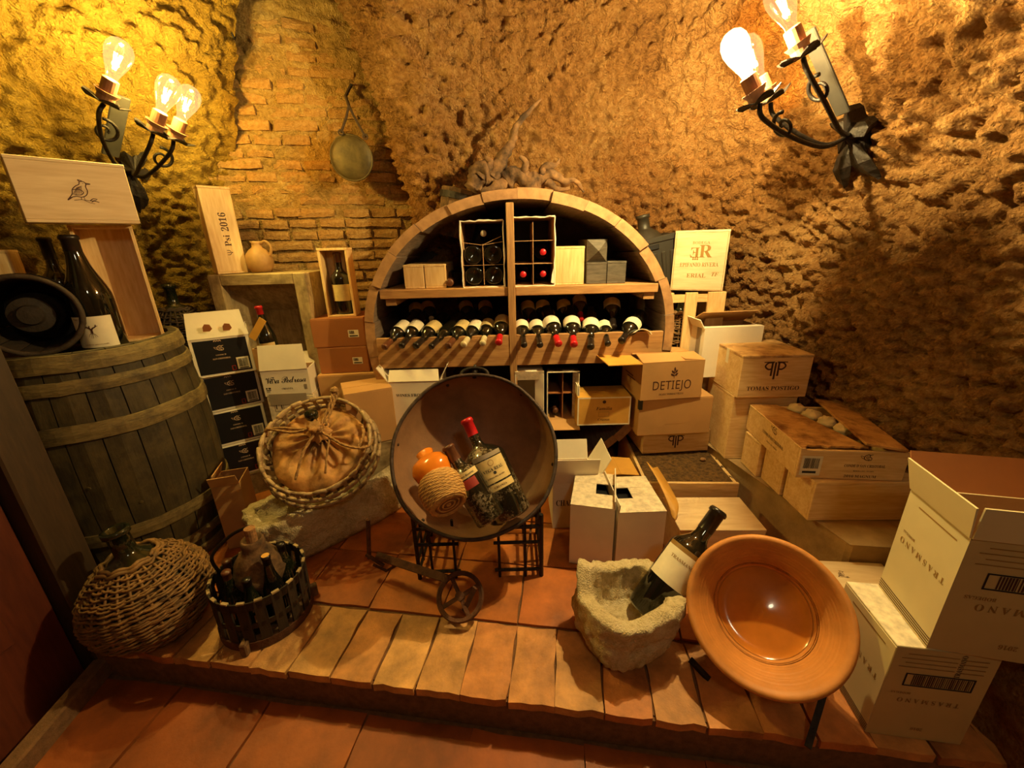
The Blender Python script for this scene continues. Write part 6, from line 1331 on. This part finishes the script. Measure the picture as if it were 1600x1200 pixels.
z1 = f['loc'][2] + f['h'] + .001; x0 = P(994, 650, yD - .03).x; x1 = P(1113, 650, yD - .03).x; z2 = P(1050, 622, yD - .03).z
f2 = B((x0 + x1) / 2 + .004, yD - .03, z1, x1 - x0 - .01, .29, z2 - z1, .05)
o = carton('brown_carton', 'scuffed brown carton with a torn corner, under the DETIEJO carton', f2, 'card', closed=True); mesh('torn_corner', bx(-f2['w'] / 2 - .001, -f2['w'] / 2 + .016, -.0012, .02, f2['h'] * .72, f2['h'] * .98), 'black', o)
printed(o, dims(f2), 'front', join2(disc(f2['w'] * .5, f2['h'] * .62, .018, 12), rect(f2['w'] * .38, f2['h'] * .3, f2['w'] * .62, f2['h'] * .36)), 'card', 'faded_print')
x0 = P(1004, 600, yD - .05).x; x1 = P(1104, 600, yD - .05).x; z3 = P(1050, 567, yD - .05).z
f3 = B((x0 + x1) / 2 - .01, yD - .045, z2 + .002, x1 - x0, .25, z3 - z2, .10)
o = carton('open_brown_carton', 'open brown carton lettered DETIEJO with a flap hanging out to the left', f3, 'card', flaps=[('left', 2, .17, 'cardgold', -.05), ('back', 176, .11, 'card'), ('front', 170, .10, 'card'), ('right', 175, .1)])
w_, d_, h_ = dims(f3)
leaf = lambda cx, cy, s: join2(*[poly([(cx + s * (x * math.cos(r) - y * math.sin(r)), cy + s * (.0 + x * math.sin(r) + y * math.cos(r) + o_)) for x, y in ((0, 0), (.22, .30), (.10, .66), (0, .75), (-.14, .45))]) for r, o_ in ((0.9, -.5), (-.9, -.4), (.7, -.1), (-.7, .0), (0, .25))], stroke([(cx, cy - s * .8), (cx, cy + s * .4)], s * .08))
printed(o, dims(f3), 'front', leaf(w_ * .52, h_ * .70, h_ * .17), 'brand', 'printed_leaf'); printed(o, dims(f3), 'front', join2(at2(textw('DETIEJO', w_ * .62, 'sans', 1.15), w_ * .5, h_ * .36), at2(textw('DESDE TIERRAS VIEJAS', w_ * .4, 'serif', 1.2), w_ * .5, h_ * .14)), 'brand')
printed(o, dims(f3), 'left', join2(rect(d_ * .2, h_ * .5, d_ * .6, h_ * .53), rect(d_ * .3, h_ * .42, d_ * .7, h_ * .45)), 'brand', 'printed_marks')
# ------------------------------------------------------------------ Chafandin and plain white cartons
f = fit((868, 806), (912, 808), (860, 752), .22, yL=1.63, yR=1.63); f['loc'] = (f['loc'][0] + .02, f['loc'][1], .003); f['h'] = P(862, 755, 1.63).z - .003; f['w'] = .20
o = carton('white_carton', 'open white carton lettered CHAFANDIN behind the plain white cartons', f, 'white', flaps=[('front', 82, .13, 'white', -.04), ('right', 62, .13), ('left', 100, .06), ('back', 75, .1)]); w_, d_, h_ = dims(f)
printed(o, dims(f), 'front', at2(textw('CHAFANDÍN', w_ * .85, 'serif', 1.5), w_ * .5, h_ * .58), 'ink')
m = printed(o, dims(f), 'front', at2(textw('CHAFANDÍN', w_ * .8, 'serif', 1.5), w_ * .42, h_ + .06, .55), 'ink', lift=.006); m.matrix_local = Matrix.Translation((0, 0, h_)) @ Matrix.Rotation(math.radians(-8), 4, 'X') @ Matrix.Translation((0, 0, -h_))
def topcarton(label, f, fl, slit):
    w_, d_, h_ = dims(f); o = thing('tall_white_carton', label, 'box', f['loc'], f['yaw'], 'plain tall white cartons')
    mesh('body', join(bx(-w_ / 2, w_ / 2, 0, .004, 0, h_), bx(-w_ / 2, w_ / 2, d_ - .004, d_, 0, h_), bx(-w_ / 2, -w_ / 2 + .004, .004, d_ - .004, 0, h_), bx(w_ / 2 - .004, w_ / 2, .004, d_ - .004, 0, h_), bx(-w_ / 2, w_ / 2, 0, d_, 0, .004)), 'white', o)
    mesh('top_flap', bx(-w_ / 2, w_ / 2, 0, d_ * .36, h_, h_ + .004), 'dirtywhite', o); mesh('top_flap', bx(-w_ / 2, w_ / 2, d_ * .66, d_, h_, h_ + .004), 'dirtywhite', o); mesh('top_flap', bx(-w_ / 2 if slit > 0 else -w_ / 2 + w_ * .45, w_ / 2 - w_ * .45 if slit > 0 else w_ / 2, d_ * .36, d_ * .66, h_, h_ + .003), 'dirtywhite', o)
    mesh('inside_shade', bx(-w_ / 2 + .006, w_ / 2 - .006, .006, d_ - .006, h_ - .03, h_ - .028), 'black', o)  # black sheet that paints the shade inside the open carton
    flap(o, (w_ / 2 * fl, .0, h_), (w_ / 2 * fl, d_, h_), .038, 84, 'white', out=(-fl, 0, 0)); return o
f = fit((889, 880), (955, 890), (893, 790), .26, z=0); f['loc'] = (f['loc'][0], f['loc'][1], .003); topcarton('left of two plain tall white cartons on the tiles, lit on its left', f, 1, 1); fA = f
f = fit((959, 890), (1030, 886), (966, 800), .26, z=0); f['loc'] = (f['loc'][0] + .004, f['loc'][1], .003); f['yaw'] *= .4; f['h'] = fA['h'] - .018; topcarton('right of two plain tall white cartons, next to the stone mortar', f, -1, -1); fB = f
q = P(1000, 735, 1.72); o = thing('folded_card', 'folded brown card lid lying behind the two tall white cartons', 'lid', (fB['loc'][0] - .015, fB['loc'][1] + .275, fA['h'] - .01))
for (x0, x1, r) in ((-.085, .0, -.06), (.0, .085, .10)): mesh('panel', xf(bx(x0, x1, 0, .16, 0, .004), Matrix.Rotation(r, 4, 'Y')), 'cardgold', o)
carton('brown_carton', 'brown carton behind the two tall white cartons, carrying a folded lid', B(fB['loc'][0] - .015, fB['loc'][1] + .275, .002, .165, .15, fA['h'] - .024), 'card', closed=True)
o = thing('curled_card', 'long curled brown card strip standing right of the tall white cartons', 'card', P(1048, 800, 1.42))
iv2 = Matrix.Translation(-Vector(o.location)); e0 = [P(1010, 722, 1.66), P(1028, 752, 1.56), P(1044, 788, 1.46), P(1050, 808, 1.42)]; e1 = [P(1027, 730, 1.66), P(1046, 760, 1.56), P(1060, 788, 1.46), P(1058, 806, 1.42)]
V = []
for a, b in zip(spline(e0, 5), spline(e1, 5)): V += [tuple(iv2 @ a), tuple(iv2 @ ((a + b) / 2 + Vector((0, -.012, -.012)))), tuple(iv2 @ b)]
m = mesh('strip', (V, [(3 * i + k, 3 * i + k + 1, 3 * i + 4 + k, 3 * i + 3 + k) for i in range(len(V) // 3 - 1) for k in range(2)]), 'cardgold', o, smooth=True); sd = m.modifiers.new('solid', 'SOLIDIFY'); sd.thickness = .003
# pale case behind the bottle; bird case beside the bowl
x0 = P(1064, 835, 1.34).x; x1 = P(1196, 835, 1.34).x
wood_case('pale_wine_case', 'pale wooden wine case lying low behind the leaning bottle', B((x0 + x1) / 2, 1.345, .002, x1 - x0, .22, .198, -.04), 'pale')
zbx = .20; a_ = F(1196, 880, zbx); b_ = F(1358, 890, zbx)
f = B((a_.x + b_.x) / 2, b_.y - .0, .002, b_.x - a_.x, .20, zbx, -.12); f = B(1.09, 1.03, .002, .36, .135, zbx, -.10)
o = wood_case('bird_wine_case', 'pale wooden wine case with a small bird mark, lying behind the clay bowl', f, 'pale'); w_, d_, h_ = dims(f); printed(o, dims(f), 'top', bird2(w_ * .52, d_ * .55, .022), 'brand', 'printed_bird')
# ------------------------------------------------------------------ clay bowl on its iron stand
wb_c = P(1197, 956, .90); wb_n = Vector((-.40, -.62, .67)).normalized(); WRD = .232
bw_ = thing('clay_bowl', 'wide terracotta bowl with a glazed well, tilted on an iron stand in the right foreground', 'bowl', wb_c, rot=frame(wb_n, (0, -1, -1)))
pr = [(0, -.13), (.06, -.13), (.130, -.128), (.141, -.121), (.146, -.106), (.153, -.086), (.168, -.060), (.190, -.032), (.208, -.010), (.220, .002), (.230, .004), (.237, -.004), (.236, -.018), (.222, -.034), (.200, -.058), (.176, -.092), (.160, -.122), (.152, -.142), (.0, -.146)]
rip = lambda a, z: 1 + .0025 * math.sin(2 * a + 1)
pr_ = pr[2:6] + [(r_ + .0013 * math.sin(i_ * 2.4), z_) for i_, (r_, z_) in enumerate([(float(np.interp(q_, [-.106, -.086, -.060, -.032, -.010], [.146, .153, .168, .190, .208])), q_) for q_ in np.linspace(-.100, -.012, 26)])] + pr[9:]
mesh('bowl_body', lathe(pr_, 72, off=rip), 'clay', bw_, smooth=True)
mesh('glazed_well', lathe([(0, -.1265), (.02, -.125), (.03, -.1275), (.11, -.1275), (.130, -.125), (.140, -.118)], 60), 'clayglaze', bw_, smooth=True)
bw_.scale = (.90, .90, .90)
st = thing('iron_stand', 'black iron three-legged stand propping up the clay bowl', 'stand', (.80, .98, 0))
ist = Matrix.Translation((-.80, -.98, 0))
def leg(a, b): mesh('leg', bar(ist @ Vector(a), ist @ Vector(b), .016, .012), 'iron', st)
uu = frame(wb_n, (0, -1, -1)); rim = lambda a, r=.165, z=-.115: wb_c + uu @ Vector((.9 * r * math.cos(a), .9 * r * math.sin(a), .9 * z))
ringp = [ist @ rim(a, .165, -.14) for a in np.linspace(0, 2 * math.pi, 40, endpoint=False)]
mesh('ring', tube([(p.x, p.y, max(.012, p.z)) for p in ringp], .007, 6, closed=True), 'iron', st)
q0 = F(1262, 1168, 0); leg(P(1292, 1068, .82), (q0.x, q0.y, 0.0)); q1 = F(1108, 1062, 0); leg(P(1078, 1030, .95), (q1.x, q1.y, 0)); leg(rim(1.2, .165, -.14), (.95, 1.13, 0)); leg(rim(2.2, .165, -.14), (.72, 1.19, 0))
# ------------------------------------------------------------------ the two Trasmano cartons
def tras(name, label, f, fl=None, closed=False, up=True):
    o = carton(name, label, f, 'trasf', closed=closed, flaps=fl or (), group='cream cartons in the right corner'); w_, d_, h_ = dims(f)
    T = lambda s, wd, cx, cy, fnt='serif': at2(textw(s, wd, fnt, 1.15), cx, cy, math.pi)
    fc_ = printed(o, dims(f), 'front', rect(.001, .001, w_ - .001, h_ * .995), 'tras', 'shaded_face', .0003)  # front painted darker than the sides, standing in for its shade
    printed(fc_, dims(f), 'front', T('T R A S M A N O', w_ * .62, w_ * .5, h_ * .44), 'goldink', lift=.0012); printed(fc_, dims(f), 'front', T('BODEGAS', w_ * .2, w_ * .2, h_ * .52), 'goldink', lift=.0012)
    printed(fc_, dims(f), 'front', join2(frame2(w_ * .18, h_ * .60, w_ * .86, h_ * .74, .004)), 'ink', 'barcode_frame', .0012); printed(fc_, dims(f), 'front', barcode2(w_ * .26, h_ * .615, w_ * .84, h_ * .725, 30), 'brand', 'barcode', .0012)
    printed(fc_, dims(f), 'front', join2(*[rect(w_ * (.08 + .05 * (i % 2)), h_ * (.80 + .045 * i), w_ * .62, h_ * (.808 + .045 * i)) for i in range(4)], *[rect(w_ * .68, h_ * (.79 + .045 * i), w_ * .9, h_ * (.80 + .045 * i)) for i in range(4)]), 'goldink', 'printed_small_lines', .0012)
    printed(fc_, dims(f), 'front', T('2016', w_ * .12, w_ * .5, h_ * .12), 'goldink', lift=.0012); printed(fc_, dims(f), 'front', at2(textw('TRASMANO', h_ * .24, 'serif', 1.2), w_ * .66, h_ * .86, math.pi / 2), 'brand', lift=.0014)
    printed(o, dims(f), 'left', T('T R A S M A N O', d_ * .80, d_ * .5, h_ * .56), 'goldink'); printed(o, dims(f), 'left', T('BODEGAS', d_ * .22, d_ * .22, h_ * .64), 'goldink'); printed(o, dims(f), 'left', rect(d_ * .22, h_ * .905, d_ * .86, h_ * .915), 'goldink', 'printed_small_lines')
    printed(o, dims(f), 'left', join2(*[rect(0, .006 + .007 * i, d_, .009 + .007 * i) for i in range(4)]), 'brand', 'printed_stripes')
    return o
flo = fit((1357, 1146), (1490, 1164), (1405, 1010), .21, z=0); flo['loc'] = (flo['loc'][0] + .002, flo['loc'][1], .003)
flo['w'] *= 1.12
hl = flo['h']
o = tras('cream_carton', 'lower cream carton lettered TRASMANO upside down, standing on the floor behind the bowl', flo, closed=True)
mesh('spotted_lid', bx(-flo['w'] / 2 + .002, flo['w'] / 2 - .002, .002, flo['d'] - .002, hl, hl + .001), 'dirtywhite', o)
fup = fit((1445, 1012), (1590, 1036), (1498, 842), .20, z=hl + .006, h=.33); fup['w'] = .30; c_, s_ = math.cos(fup['yaw']), math.sin(fup['yaw']); ax0 = F(1447, 1012, hl + .006)
fup['loc'] = (ax0.x + fup['w'] / 2 * c_, ax0.y + fup['w'] / 2 * s_, hl + .006)
tras('cream_carton', 'upper open cream carton lettered TRASMANO upside down, flaps standing up', fup, fl=[('front', 84, .085, 'trasf', -.02), ('left', 78, .085, 'trasf', -.06), ('back', 60, .1, 'carddark'), ('right', 50, .1, 'cardin')])
# ------------------------------------------------------------------ done
